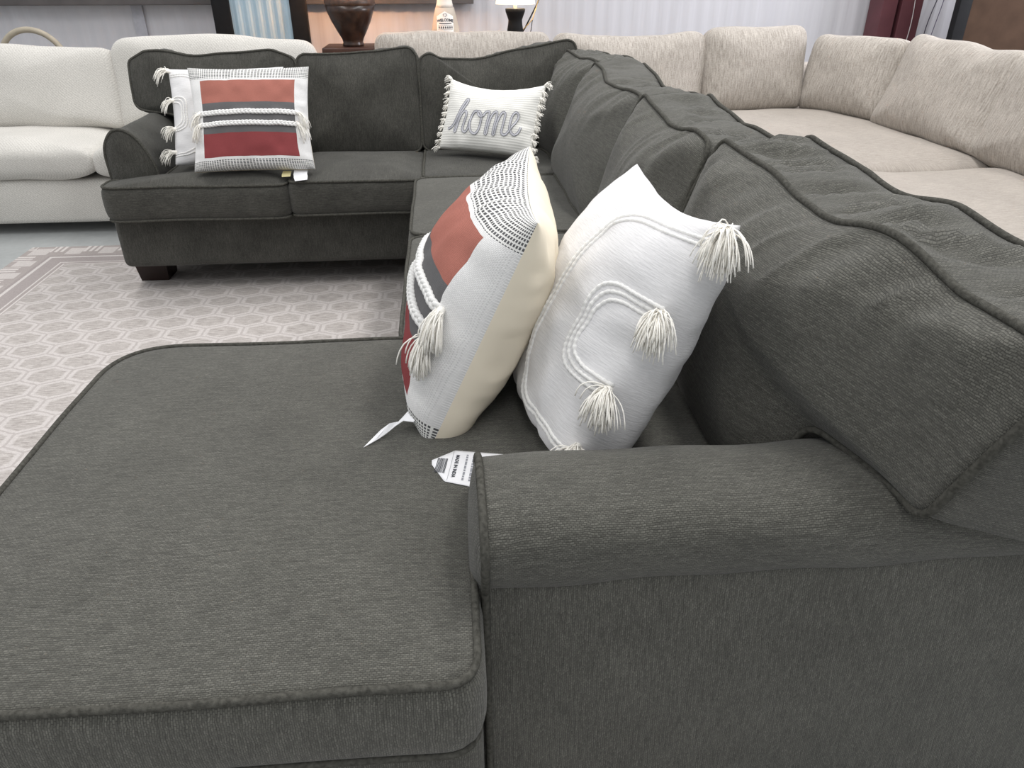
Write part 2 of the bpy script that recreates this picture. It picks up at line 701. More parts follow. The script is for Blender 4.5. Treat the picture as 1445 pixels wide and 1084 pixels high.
# maroon steel column
cl = bpy.data.objects.new('column_1', None)
COL.objects.link(cl)
cl.location = (3.46, 6.0, 0)
cl.name = 'steel_column'
tag(cl, 'maroon steel column standing against the white sheeted wall', 'column')
rbox('flange', (-0.15, -0.06, 0), (-0.035, 0.14, 3.2), M['maroon'], cl, 0.004)
rbox('web', (-0.04, 0.0, 0), (0.0, 0.12, 3.2), M['black'], cl, 0.004)  # black stands in for the shade in the slit between the flanges
rbox('flange', (0.0, -0.06, 0), (0.165, 0.14, 3.2), M['maroon'], cl, 0.004)
cp = [(0.09 + 0.012 * math.sin(z * 9), -0.066, z) for z in np.linspace(0.1, 1.5, 30)]
tag(tube('cord', np.array(cp) + np.array([3.46, 6.0, 0]), 0.003, plain('pale_cord', (196, 190, 190)), None, 6),
    'thin pale cord hanging down the maroon column', 'cord')
cp = [(3.86 + 0.05 * (z - 0.8) + 0.03 * math.sin(z * 6), 6.165, z) for z in np.linspace(0.3, 1.9, 40)]
tag(tube('cable', cp, 0.0035, plain('dark_cable', (70, 66, 80)), None, 6),
    'left one of two dark cables on the white wall right of the maroon column', 'cable')
cp = [(3.90 + 0.04 * (z - 0.8) + 0.02 * math.sin(z * 5 + 2), 6.165, z) for z in np.linspace(0.3, 1.9, 40)]
tag(tube('cable', cp, 0.003, plain('grey_cable', (110, 104, 124)), None, 6),
    'right one of two dark cables on the white wall beside brown panel', 'cable')

# ------------------------------------------------------------------ rug


def mat_rug(x0, y0, x1, y1):
    t = NT('hexagon_rug')
    co = t.n('ShaderNodeTexCoord').outputs['Object']
    sep = t.n('ShaderNodeSeparateXYZ')
    t.set(sep.inputs[0], co)
    px, py = sep.outputs[0], sep.outputs[1]
    wob = t.math('MULTIPLY', t.math('SUBTRACT', t.noise(co, 60.0, 2), 0.5), 0.008)
    sx, sy = 0.150, 0.208     # flat hexagon lattice: cell pitch and double row pitch
    X = t.math('ADD', px, wob)
    Y = t.math('ADD', py, wob)

    def cell(off):
        a = t.math('SUBTRACT', t.math('FLOORED_MODULO', t.math('ADD', X, off * sx), sx), sx / 2)
        b = t.math('SUBTRACT', t.math('FLOORED_MODULO', t.math('ADD', Y, off * sy), sy), sy / 2)
        ax = t.math('DIVIDE', t.math('ABSOLUTE', a), sx)
        by = t.math('DIVIDE', t.math('ABSOLUTE', b), sy)
        # hexagon with upright sides: max(|x|, |x|/2 + |y|*k)
        return t.math('MAXIMUM', ax, t.math('ADD', t.math('MULTIPLY', ax, 0.5), t.math('MULTIPLY', by, 1.5)))
    d = t.math('MINIMUM', cell(0.0), cell(0.5))          # 0 in the middle, 0.5 at the border of a cell
    line = t.rng(d, 0.345, 0.395, 0.0, 1.0)
    groove = t.math('MULTIPLY', t.rng(d, 0.462, 0.478, 0.0, 1.0), 0.5)
    streak = t.noise(t.mapping(co, scale=(26, 240, 1)), 1.0, 3)
    fill = t.mix(t.rng(streak, 0.34, 0.66, 0, 1), lin((156, 149, 145)), lin((198, 192, 188)))
    light = lin((199, 193, 190))
    c = t.mix(line, fill, light)
    c = t.mix(groove, c, lin((160, 152, 149)))
    # border: stripes and blocks
    dx = t.math('SUBTRACT', px, x0)
    dy = t.math('SUBTRACT', y1, py)
    e = t.math('MINIMUM', dx, dy)
    ramp = t.n('ShaderNodeValToRGB')
    ramp.color_ramp.interpolation = 'CONSTANT'
    els = [(0.0, (168, 160, 157)), (0.14, (160, 152, 150)), (0.155, (205, 199, 196)), (0.17, (164, 156, 154)),
           (0.235, (206, 200, 197)), (0.245, (166, 158, 155)), (0.258, (206, 200, 197)), (0.268, (176, 168, 165))]
    ramp.color_ramp.elements[0].color = lin(els[0][1])
    ramp.color_ramp.elements[1].position = els[1][0]
    ramp.color_ramp.elements[1].color = lin(els[1][1])
    for p, cc in els[2:]:
        q = ramp.color_ramp.elements.new(p)
        q.color = lin(cc)
    t.set(ramp.inputs[0], e)
    along = t.mix(t.math('LESS_THAN', dx, dy), t.grey(px), t.grey(py))
    sp2 = t.n('ShaderNodeSeparateColor')
    t.set(sp2.inputs[0], along)
    al = t.math('ADD', sp2.outputs[0], 10.0)
    blk = t.math('FLOORED_MODULO', al, 0.16)
    bars = t.math('MULTIPLY', t.math('LESS_THAN', blk, 0.075), t.math('GREATER_THAN', t.math('FLOORED_MODULO', al, 0.028), 0.013))
    bars = t.math('MULTIPLY', bars, t.math('LESS_THAN', e, 0.085))
    pad = t.math('MULTIPLY', t.math('GREATER_THAN', blk, 0.085), t.math('MULTIPLY', t.math('GREATER_THAN', e, 0.03), t.math('LESS_THAN', e, 0.12)))
    bc = t.mix(t.math('MAXIMUM', bars, t.math('MULTIPLY', pad, 0.7)), ramp.outputs[0], lin((210, 204, 201)))
    c = t.mix(t.math('LESS_THAN', e, 0.275), c, bc)
    nz = t.noise(co, 220.0, 2)
    c = t.mix(1.0, c, t.grey(t.rng(nz, 0.3, 0.7, 0.9, 1.08)), 'MULTIPLY')
    t.bump(t.math('ADD', line, nz), 0.4, 0.002)
    return t.done(c, 0.95, 0.08)


RX0, RY0, RX1, RY1 = -2.12, 0.1, 0.45, 3.81
rugm = MB()
rbox_mb(rugm, (RX0, RY0, 0.0), (RX1, RY1, 0.007), 0.003)
rug = rugm.build('area_rug', mat_rug(RX0, RY0, RX1, RY1))
tag(rug, 'greige area rug with a pale hexagon lattice and striped border under the dark sectional', 'rug')

# ------------------------------------------------------------------ dark grey sectional
sofa = thing('sectional_sofa', 'dark grey chenille sectional sofa with chaise and rolled arm in the foreground', 'sofa', (0, 0, 0))
D, DV, DF = M['dark'], M['dark_v'], M['dark_far']


def base_part(lo, hi, mat=DV, r=0.03):
    return rbox('base', lo, hi, mat, sofa, r)


base_part((-0.715, 0.645, 0.09), (0.018, 1.545, 0.375))
base_part((0.0, 0.76, 0.09), (0.93, 1.56, 0.36))
base_part((-0.095, 1.545, 0.09), (0.93, 3.16, 0.375))
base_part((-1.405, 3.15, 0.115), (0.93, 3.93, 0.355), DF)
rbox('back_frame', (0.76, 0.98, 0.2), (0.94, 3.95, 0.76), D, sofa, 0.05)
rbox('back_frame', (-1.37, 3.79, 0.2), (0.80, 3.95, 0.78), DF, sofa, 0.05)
# legs: tapered blocks
for (lx, ly) in ((-1.342, 3.345), (0.80, 3.78), (-1.30, 3.82), (-0.62, 0.78), (-0.62, 1.42), (0.0, 2.4), (0.82, 2.4)):
    V = []
    for (s, z) in ((0.060, 0.008), (0.072, 0.125)):
        sh = -0.01 if z > 0.05 else 0.0
        V += [(lx - s, ly - s + sh, z), (lx + s, ly - s + sh, z), (lx + s, ly + s + sh, z), (lx - s, ly + s + sh, z)]
    mb = MB()
    mb.add(V, [(3, 2, 1, 0), (4, 5, 6, 7), (0, 1, 5, 4), (1, 2, 6, 5), (2, 3, 7, 6), (3, 0, 4, 7)], smooth=False)
    mb.build('leg', M['wood_dark'], sofa)


# wrinkle field for upholstery, works on local (p, q, d)
def wrinkles(seed, amp=0.006, edge=0.0, qtop=None, f=9.0, face=0.0, thick=0.15, flat=0.0):
    def fn(V):
        V = np.array(V, float)
        A = V.copy()
        A[:, 0] += amp * vnoise(V * f, seed)
        A[:, 1] += amp * vnoise(V * f, seed + 1) * 1.2
        A[:, 2] += amp * vnoise(V * f * 0.8, seed + 2) * 1.2
        if qtop is not None:
            near = np.exp(-np.clip(qtop - V[:, 1], 0, 1) / 0.10)
            # gathers across the top band and fanning down the front from the seam
            top = np.clip(near * 1.6 - 0.5, 0, 1)
            band = np.sin(np.clip(-V[:, 2] / thick, 0, 1) * math.pi) ** 0.8
            g = 0.6 - 2.0 * np.abs(vnoise(np.column_stack([V[:, 0] * 24 + V[:, 2] * 6, V[:, 1] * 3, V[:, 2] * 7]), seed + 3))
            A[:, 1] += top * (edge * g * band + flat * np.clip(-V[:, 2], 0, thick))
            g2 = 0.6 - 2.0 * np.abs(vnoise(np.column_stack([(V[:, 0] + 0.30 * (qtop - V[:, 1])) * 19, V[:, 1] * 3.5, V[:, 2] * 2]), seed + 4))
            A[:, 2] += face * g2 * near * np.where(V[:, 2] > -0.02, 1.0, 0.0) * np.clip((qtop - V[:, 1]) / 0.03, 0, 1)
            # dip of the seam along the top
            A[:, 1] += 0.012 * vnoise(np.column_stack([V[:, 0] * 5.5, 0 * V[:, 0], V[:, 2] * 7]), seed + 5) * np.clip(near * 1.5 - .5, 0, 1)
        return A
    return fn


FLAT = Matrix.Identity(4)


def seat(outline, ztop, thick, crown, mat, seed, centre=None, amp=0.003, pr=0.0055, swap=True):
    return cushion('seat_cushion', sofa, outline, thick, crown, mat, Matrix.Translation((0, 0, ztop)), True, False, 0.0,
                   0.014, wrinkles(seed, amp, f=6), centre, swap_side=swap, pr=pr, power=2.6)


# chaise seat, T-shaped around the arm front
chaise = seat([(-0.75, 0.605, 0.07), (0.008, 0.60, 0.045), (0.012, 0.835, 0.02), (0.03, 0.985, 0.02), (0.50, 0.985, 0.03), (0.50, 1.555, 0.03), (-0.75, 1.565, 0.14)],
              0.497, 0.13, 0.014, D, 11, (-0.2, 1.2))
seat([(-0.125, 1.57, 0.05), (0.47, 1.57, 0.03), (0.47, 2.335, 0.03), (-0.125, 2.335, 0.06)], 0.488, 0.13, 0.016, D, 12)
seat([(-0.125, 2.345, 0.06), (0.47, 2.345, 0.03), (0.47, 3.09, 0.03), (-0.125, 3.09, 0.06)], 0.492, 0.14, 0.018, D, 13)
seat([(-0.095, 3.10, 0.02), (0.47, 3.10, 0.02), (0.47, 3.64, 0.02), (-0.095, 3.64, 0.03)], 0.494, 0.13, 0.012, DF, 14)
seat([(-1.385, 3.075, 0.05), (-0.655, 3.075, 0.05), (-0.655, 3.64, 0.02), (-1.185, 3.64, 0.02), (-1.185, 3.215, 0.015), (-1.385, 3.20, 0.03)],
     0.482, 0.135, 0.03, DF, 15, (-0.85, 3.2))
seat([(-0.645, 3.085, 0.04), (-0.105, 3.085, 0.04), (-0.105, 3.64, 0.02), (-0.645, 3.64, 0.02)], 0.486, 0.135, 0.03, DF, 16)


def arm(prof, x_axis, start, length, mat_roll, mat_panel, n_panel, taper=None):
    """prof: (inward, z) section from outer foot over the roll to the inner foot; extruded from start along x_axis"""
    P = np.array(prof, float)
    # resample smooth
    Q = [P[0]]
    for i in range(len(P) - 1):
        p0, p1, p2, p3 = P[max(i - 1, 0)], P[i], P[i + 1], P[min(i + 2, len(P) - 1)]
        lin_ = (i < n_panel) or (i >= len(P) - 2)
        k = 5
        for j in range(1, k + 1):
            t = j / k
            if lin_:
                Q.append(p1 + (p2 - p1) * t)
            else:
                Q.append(0.5 * ((2 * p1) + (-p0 + p2) * t + (2 * p0 - 5 * p1 + 4 * p2 - p3) * t * t + (-p0 + 3 * p1 - 3 * p2 + p3) * t ** 3))
    Q = np.array(Q)
    n = len(Q)
    along = np.linspace(0, length, int(length / 0.02) + 2)
    X = Vector(x_axis)
    inward = Vector((-X.y, X.x, 0)) if taper != 'mirror' else Vector((X.y, -X.x, 0))
    s0 = Vector(start)

    def pt(a, q, j=0):
        w = 0.003 * math.sin(a * 21 + q[1] * 30) * math.sin(a * 8.0 + 1 + q[1] * 11)
        p = s0 + X * a + inward * (q[0] + w)
        return (p.x, p.y, q[1] + w * 0.6)
    L = np.concatenate([[0], np.cumsum(np.linalg.norm(np.diff(Q, axis=0), axis=1))])
    V, F, U, Fp, Up = [], [], [], [], []
    for a in along:
        V += [pt(a, q) for q in Q]
    for i in range(len(along) - 1):
        for j in range(n - 1):
            f = (i * n + j, (i + 1) * n + j, (i + 1) * n + j + 1, i * n + j + 1)
            u = [(along[i], L[j]), (along[i + 1], L[j]), (along[i + 1], L[j + 1]), (along[i], L[j + 1])]
            if j < n_panel * 5:
                Fp.append(f)
                Up.append([(y, x) for x, y in u])
            else:
                F.append(f)
                U.append(u)
    if taper == 'mirror':
        F = [f[::-1] for f in F]
        U = [u[::-1] for u in U]
        Fp = [f[::-1] for f in Fp]
        Up = [u[::-1] for u in Up]
    mb = MB()
    mb.add(V, Fp + F, Up + U, 0)
    ao = None
    # front panel: capped with a soft crown
    c = Q.mean(0)
    PV, PF, PU = [], [], []
    rings = 8
    for k in range(rings, -1, -1):
        s = k / rings
        for q in Q:
            qq = c + (q - c) * s
            pp = s0 + inward * qq[0] - X * (0.018 * (1 - s ** 3))
            PV.append((pp.x, pp.y, qq[1]))
    for k in range(rings):
        for j in range(n):
            l = (j + 1) % n
            f = (k * n + j, k * n + l, (k + 1) * n + l, (k + 1) * n + j)
            if taper == 'mirror':
                f = f[::-1]
            PF.append(f)
            PU.append([(PV[i][0] + PV[i][1], PV[i][2]) for i in f])
    ao = mb.build('arm', mat_roll, sofa)
    pm = MB()
    pm.add(PV, PF, PU)
    pm.build('front_panel', mat_panel, ao)
    tube('piping', [pt(0.002, q + (q - c) / np.linalg.norm(q - c) * 0.003) for q in Q], 0.006, M['pipe'], ao, 8)
    # closing face at the back
    return ao


arm([(0.000, 0.015), (0.022, 0.30), (0.046, 0.500), (0.038, 0.506), (0.026, 0.530), (0.021, 0.565), (0.028, 0.595), (0.056, 0.618), (0.105, 0.627),
     (0.165, 0.625), (0.222, 0.600), (0.258, 0.555), (0.268, 0.50), (0.268, 0.36)], (1, 0, 0), (0.026, 0.705, 0), 1.0, D, DV, 2)
arm([(0.000, 0.33), (0.000, 0.50), (0.002, 0.58), (0.010, 0.625), (0.038, 0.665), (0.075, 0.675), (0.115, 0.655), (0.152, 0.61), (0.178, 0.55), (0.186, 0.49), (0.186, 0.36)],
    (0, 1, 0), (-1.385, 3.215, 0), 0.70, DF, DF, 1, 'mirror')

# back cushions of the right run: faces look left (-x), p runs towards the camera
LEAN = math.radians(20)


def run_back(y_far, y_near, height, seed, notch=None, x=0.455, z=0.495, thick=0.19, rot=0.0, lean=LEAN, crown=0.08, peak=0.02):
    w = y_far - y_near
    h = height
    mw = frame((x, y_far, z), (-math.sin(rot), -math.cos(rot), 0), (math.sin(lean) * math.cos(rot), -math.sin(lean) * math.sin(rot), math.cos(lean)))
    r = 0.05
    if notch:
        nx, nq = notch
        ol = [(0.0, 0.0, r), (w - nx, 0.0, 0.05), (w - nx + 0.03, nq, 0.04), (w - 0.105, nq, 0.04), (w, h, 0.05), (w * 0.5, h + 0.004, 0.3), (0.0, h + peak, 0.04)]
        c = (w * 0.45, h * 0.62)
    else:
        ol = [(0.0, 0.0, r), (w, 0.0, r), (w, h, 0.04), (w * 0.5, h - 0.012, 0.2), (0.0, h + peak, 0.035)]
        c = (w * 0.5, h * 0.52)
    base_field = wrinkles(seed, 0.009, 0.020, h, 7.0, 0.017, thick, 0.30)

    def field(V):
        A = base_field(V)
        if notch:       # the ear sits upright on the arm, further back than the seat end
            t = np.clip((V[:, 0] - (w - 0.45)) / 0.32, 0, 1)
            A[:, 2] -= 0.112 * t * t * (3 - 2 * t) * np.clip(1.25 - V[:, 1] / h, 0, 1)
        return A
    return cushion('back_cushion', sofa, ol, thick, crown, D, mw, True, False, 0.02, 0.006, field, c, swap_side=True, pr=0.006, power=2.4)


run_back(1.66, 0.60, 0.44, 31, notch=(0.355, 0.172))
run_back(2.345, 1.675, 0.43, 32)
run_back(3.20, 2.36, 0.435, 33)
run_back(3.68, 3.22, 0.445, 34, x=0.425, rot=math.radians(-12), thick=0.14)


# back cushions of the far run: faces look at the camera (-y), p runs to the right
def far_back(x0, x1, height, seed, notch=None, y=3.60, z=0.495, lean=math.radians(13), rot=0.0, tops=None, thick=0.15):
    w = x1 - x0
    mw = frame((x0, y, z), (math.cos(rot), math.sin(rot), 0), (0, math.sin(lean), math.cos(lean)))
    h = height
    if tops is None:
        tops = [(w, h, 0.05), (w * 0.5, h - 0.006, 0.3), (0, h, 0.05)]
    if notch:
        ol = [(notch[0], 0, 0.05), (w, 0, 0.04)] + tops + [(-0.005, h - 0.10, 0.02), (0.0, notch[1], 0.05), (notch[0] - 0.02, notch[1] - 0.02, 0.05)]
        c = (w * 0.55, h * 0.62)
    else:
        ol = [(0, 0, 0.04), (w, 0, 0.04)] + tops
        c = (w * 0.5, h * 0.5)
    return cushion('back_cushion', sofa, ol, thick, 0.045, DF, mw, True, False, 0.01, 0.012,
                   wrinkles(seed, 0.006, 0.009, h, 8.0, 0.005, thick), c, swap_side=True, pr=0.005, power=2.2)


far_back(-1.385, -0.665, 0.41, 41, notch=(0.20, 0.20), tops=[(0.72, 0.41, 0.04), (0.62, 0.44, 0.05), (0.35, 0.425, 0.3), (0.07, 0.432, 0.03), (0.0, 0.40, 0.03)])
far_back(-0.655, -0.115, 0.43, 42, tops=[(0.54, 0.41, 0.03), (0.51, 0.445, 0.03), (0.25, 0.425, 0.12), (0.03, 0.425, 0.04), (0.0, 0.40, 0.03)])
far_back(-0.105, 0.62, 0.42, 43, tops=[(0.725, 0.49, 0.05), (0.50, 0.45, 0.2), (0.25, 0.40, 0.15), (0.09, 0.40, 0.08), (0.05, 0.425, 0.04), (0.0, 0.40, 0.04)])


# ------------------------------------------------------------------ soft sofas behind
def soft_cush(name, parent, outline, thick, crown, mat, mw, seed, amp=0.012, crown_back=0.0, f=6.0):
    return cushion(name, parent, outline, thick, crown, mat, mw, False, True, crown_back, 0.0, wrinkles(seed, amp, f=f), None, 0.02, 18, True)


# cream sofa on the left
cs = thing('sofa', 'cream textured sofa at left, standing behind the dark loveseat end of the sectional', 'sofa', (-1.9, 4.5, 0))


def loc(o):
    return Matrix.Translation(-Vector(o.location))


def put(o, parent):
    o.matrix_basis = loc(parent) @ o.matrix_basis
    return o


CR = M['cream']
put(rbox('base', (-3.6, 4.03, 0.06), (-0.72, 4.86, 0.29), CR, cs, 0.03), cs)
put(rbox('back_frame', (-3.6, 4.72, 0.06), (-0.74, 4.92, 0.74), CR, cs, 0.05), cs)
for lx in (-3.4, -0.9):
    for ly in (4.14, 4.8):
        put(rbox('leg', (lx - 0.03, ly - 0.03, 0), (lx + 0.03, ly + 0.03, 0.07), M['wood_dark'], cs, 0.005), cs)
for (x0, x1, sd) in ((-3.55, -1.785, 51), (-1.80, -0.73, 52)):
    w = x1 - x0
    put(soft_cush('seat_cushion', cs, [(x0, 3.985, 0.035), (x1, 3.985, 0.035), (x1, 4.6, 0.05), (x0, 4.6, 0.05)], 0.22, 0.01, CR,
                  Matrix.Translation((0, 0, 0.49)), sd, 0.008), cs)
for (x0, x1, sd, zz) in ((-3.3, -1.765, 53, 0.445), (-1.80, -0.70, 54, 0.478)):
    w = x1 - x0
    mw = frame((x0, 4.40, 0.475), (1, 0, 0), (0, 0.22, 1))
    put(soft_cush('back_cushion', cs, [(0, 0, 0.05), (w, 0, 0.05), (w, zz - 0.015, 0.10), (w * 0.5, zz, 0.4), (0, zz - 0.02, 0.10)], 0.24, 0.02, CR, mw, sd, 0.016, f=4.5), cs)

# oatmeal sectional on the right
bs = thing('sectional_sofa', 'oatmeal heathered sectional sofa with loose cushions, behind the dark sectional at right', 'sofa', (1.6, 4.4, 0))
BE, BS = M['beige'], M['beige_seat']
put(rbox('base', (-0.42, 4.10, 0.06), (2.85, 5.15, 0.32), BE, bs, 0.03), bs)
put(rbox('base', (1.36, 1.2, 0.06), (2.85, 4.10, 0.32), BE, bs, 0.03), bs)
put(rbox('back_frame', (-0.42, 5.02, 0.06), (2.98, 5.20, 0.70), BE, bs, 0.05), bs)
put(rbox('back_frame', (2.80, 1.2, 0.06), (2.98, 5.02, 0.70), BE, bs, 0.05), bs)
for (lx, ly) in ((-0.3, 4.2), (-0.3, 5.1), (2.85, 5.1), (1.46, 1.3), (2.85, 1.3)):
    put(rbox('leg', (lx - 0.03, ly - 0.03, 0), (lx + 0.03, ly + 0.03, 0.07), M['wood_dark'], bs, 0.005), bs)


def bseat(x0, y0, x1, y1, sd):
    put(soft_cush('seat_cushion', bs, [(x0, y0, 0.03), (x1, y0, 0.03), (x1, y1, 0.03), (x0, y1, 0.03)], 0.20, 0.006, BS,
                  Matrix.Translation((0, 0, 0.478)), sd, 0.006), bs)


bseat(-0.40, 4.08, 1.34, 4.95, 61)
bseat(1.345, 3.325, 2.62, 4.95, 62)
bseat(1.345, 1.25, 2.62, 3.315, 63)


def bback(p0, p1, h, sd, z=0.462, lean=0.20, thick=0.22, hl=None, crown=0.03):
    p0, p1 = Vector((p0[0], p0[1], 0)), Vector((p1[0], p1[1], 0))
    d = (p1 - p0)
    w = d.length
    d.normalize()
    n = Vector((0, 0, 1)).cross(d)       # away from the sitter
    mw = frame((p0.x, p0.y, z), d, Vector((n.x * lean, n.y * lean, 1)))
    hl = h if hl is None else hl
    put(soft_cush('back_cushion', bs, [(0.01, 0, 0.05), (w - 0.01, 0, 0.05), (w, h, 0.09), (w * 0.5, h - 0.005, 0.3), (0.0, hl, 0.09)], thick, crown, BE, mw, sd, 0.012, 0.01, f=5.0), bs)


bback((-0.41, 4.78), (0.665, 4.78), 0.48, 71)
bback((0.675, 4.78), (1.66, 4.78), 0.46, 72)
bback((1.62, 4.77), (2.29, 4.75), 0.495, 73)
bback((2.20, 4.82), (2.50, 4.26), 0.46, 74)
bback((2.45, 4.38), (2.465, 3.38), 0.50, 75, lean=0.30)
bback((2.465, 3.50), (2.47, 2.30), 0.50, 76, lean=0.32)
bback((2.48, 2.29), (2.48, 1.3), 0.44, 77, lean=0.42)


# ------------------------------------------------------------------ throw pillows
class Pillow:
    def __init__(s, name, label, hx, hy, T, c, Mrows, mats, seed, group=None, pinch=(0.05, 0.05), wr=0.004, n=56, TF=None, settle=0.17):
        s.settle = settle
        s.TF = T if TF is None else TF
        s.hx, s.hy, s.T, s.seed, s.pinch, s.wr = hx, hy, T, seed, pinch, wr
        X = Vector((Mrows[0][0], Mrows[1][0], Mrows[2][0])).normalized()
        Y = Vector((Mrows[0][1], Mrows[1][1], Mrows[2][1]))
        mw = frame(c, X, Y)
        foot = Vector(c) + mw.to_3x3() @ Vector((0, -hy, 0))
        s.root = thing(name, label, 'pillow', foot, group)
        s.mw = mw
        s.loc = Matrix.Translation(-foot) @ mw
        s.grav = np.array(mw.to_3x3().inverted() @ Vector((0, 0, -1)))
        g = np.sin(np.linspace(-1, 1, n + 1) * math.pi / 2)
        mb = MB()
        for sg, mi in ((1, 0), (-1, 1)):
            A, B = np.meshgrid(g, g, indexing='ij')
            P = s.surf(A.ravel(), B.ravel(), sg)
            UVs = np.column_stack([A.ravel() * 0.5 + 0.5, B.ravel() * 0.5 + 0.5])
            F, U = [], []
            m = n + 1
            for i in range(n):
                for j in range(n):
                    f = (i * m + j, (i + 1) * m + j, (i + 1) * m + j + 1, i * m + j + 1)
                    if sg < 0:
                        f = f[::-1]
                    F.append(f)
                    U.append([UVs[k] for k in f])
            mb.add(P, F, U, mi)
        s.cover = mb.build('cover', mats, s.root, s.loc)

    def surf(s, a, b, sg=1, off=0.0):
        a, b = np.asarray(a, float), np.asarray(b, float)
        x = s.hx * a * (1 - s.pinch[0] * (1 - b * b))
        y = s.hy * b * (1 - np.where(b > 0, s.pinch[1], min(s.pinch[1], 0.03)) * (1 - a * a))
        ex = 0.48 - s.settle * np.clip(-b, 0, 1)        # fuller where the filling has settled
        z = (s.TF if sg > 0 else s.T) * (np.clip(1 - a * a, 0, 1) ** ex) * (np.clip(1 - b * b, 0, 1) ** ex)
        P = np.column_stack([x, y, np.zeros_like(x)])
        edge = np.exp(-(1 - np.maximum(np.abs(a), np.abs(b))) / 0.22)
        w = vnoise(np.column_stack([x * 26, y * 26, np.full_like(x, sg * 3.0)]), s.seed)
        # puckers running in from the seams
        nA = vnoise(np.column_stack([y * 48, x * 9, np.full_like(x, 5.0 + sg)]), s.seed + 3)
        nB = vnoise(np.column_stack([x * 48, y * 9, np.full_like(x, sg)]), s.seed + 3)
        wt = np.clip((np.abs(a) - np.abs(b)) / 0.5 + 0.5, 0, 1)
        w2 = wt * nA + (1 - wt) * nB
        z = z + (s.wr * w + s.wr * 1.7 * w2 * edge) * np.clip(z / (s.T * 0.4), 0, 1)
        P[:, 0] += 0.35 * s.wr * w * np.clip(z / (s.T * 0.4), 0, 1)
        P[:, 2] = sg * (z + off)
        return P

    def path(s, pts, off, step=0.006):
        """smooth path over the front, uv control points in -1..1"""
        C_ = np.array(pts, float)
        Q = []
        for i in range(len(C_) - 1):
            p0, p1, p2, p3 = C_[max(i - 1, 0)], C_[i], C_[i + 1], C_[min(i + 2, len(C_) - 1)]
            d = np.linalg.norm((p2 - p1) * np.array([s.hx, s.hy]))
            k = max(2, int(d / step))
            for j in range(k):
                t = j / k
                Q.append(0.5 * ((2 * p1) + (-p0 + p2) * t + (2 * p0 - 5 * p1 + 4 * p2 - p3) * t * t + (-p0 + 3 * p1 - 3 * p2 + p3) * t ** 3))
        Q.append(C_[-1])
        Q = np.array(Q)
        return s.surf(Q[:, 0], Q[:, 1], 1, off)


def strands(mb, root, d0, grav, length, spread, n, rad, seed, stiff=0.5, out=None, flare=1.0):
    r = np.random.default_rng(seed)
    root = np.array(root, float)
    d0 = np.array(d0, float) / np.linalg.norm(d0)
    for k in range(n):
        d = d0 + r.normal(0, spread, 3)
        if out is not None:
            o = np.array(out)
            d = d + o * max(0, -(d @ o)) * 0.9
        d /= np.linalg.norm(d)
        L = length * r.uniform(0.75, 1.08)
        p = root + r.normal(0, 0.003, 3)
        pts = [p.copy()]
        seg = 6
        wob = r.normal(0, 0.25, 3)
        for i in range(seg):
            t = (i + 1) / seg
            dd = d * (1 - stiff * t * flare) + np.array(grav) * (stiff * t * 1.6) + wob * 0.25 * math.sin(t * 5 + k)
            dd /= np.linalg.norm(dd)
            p = p + dd * L / seg
            pts.append(p.copy())
        V, F, U = tube_geo(pts, rad, 4)
        mb.add(V, F, U)


def tassel(P, root, d0, length=0.06, spread=0.28, n=46, rad=0.0011, seed=0, stiff=0.5, out=(0, 0, 1), knot=0.008):
    mb = MB()
    strands(mb, root, d0, P.grav, length, spread, n, rad, seed, stiff, out)
    if knot:
        kp = [np.array(root) - np.array(d0) * knot * 1.2, np.array(root) - np.array(d0) * knot * 0.4, np.array(root) + np.array(d0) * knot * 0.5, np.array(root) + np.array(d0) * knot * 1.6]
        V, F, U = tube_geo(kp, [knot * 0.6, knot, knot * 0.95, knot * 0.7], 8)
        mb.add(V, F, U)
    return mb.build('tassel', M['tassel'], P.root, P.loc)


def rope(P, pts, off, r=0.004, name='cord', tw=0.011):
    Q = P.path(pts, off, 0.0022)
    L = np.concatenate([[0], np.cumsum(np.linalg.norm(np.diff(Q, axis=0), axis=1))])
    R = r * (1 + 0.16 * np.sin(2 * math.pi * L / tw))
    return tube(name, Q, R, M['cord'], P.root, 8, False, P.loc)


def braid(P, v, u0, u1, off, amp=0.0055, r=0.0048, period=0.045):
    n = int((u1 - u0) * P.hx / 0.0025)
    us = np.linspace(u0, u1, n)
    bowl = v
    Q = P.surf(us, np.full(n, bowl), 1, off)
    L = np.concatenate([[0], np.cumsum(np.linalg.norm(np.diff(Q, axis=0), axis=1))])
    mb = MB()
    for k in range(3):
        ph = 2 * math.pi * (L / period + k / 3)
        W = Q.copy()
        W[:, 1] += amp * np.sin(ph)
        W[:, 2] += amp * 0.55 * np.sin(2 * ph)
        V, F, U = tube_geo(W, r, 7)
        mb.add(V, F, U)
    return mb.build('braid', M['cord'], P.root, P.loc)


def striped_pillow(label, hx, hy, T, c, Mr, seed, detail, TF=None, pinch=(0.045, 0.06)):
    P = Pillow('throw_pillow', label, hx, hy, T, c, Mr, [M['striped'], M['cream_back']], seed, None, pinch, 0.0045, TF=TF, settle=0.20)
    for v in (0.05, -0.17):
        braid(P, v, -0.84, 0.84, 0.004)
        for sx in (-1, 1):
            root = P.surf(np.array([sx * 0.85]), np.array([v]), 1, 0.007)[0]
            tassel(P, root, (sx * 0.75, -0.5, 0.25), 0.076, 0.30, detail, 0.0012, seed + int(v * 100) + sx, 0.75)
    return P


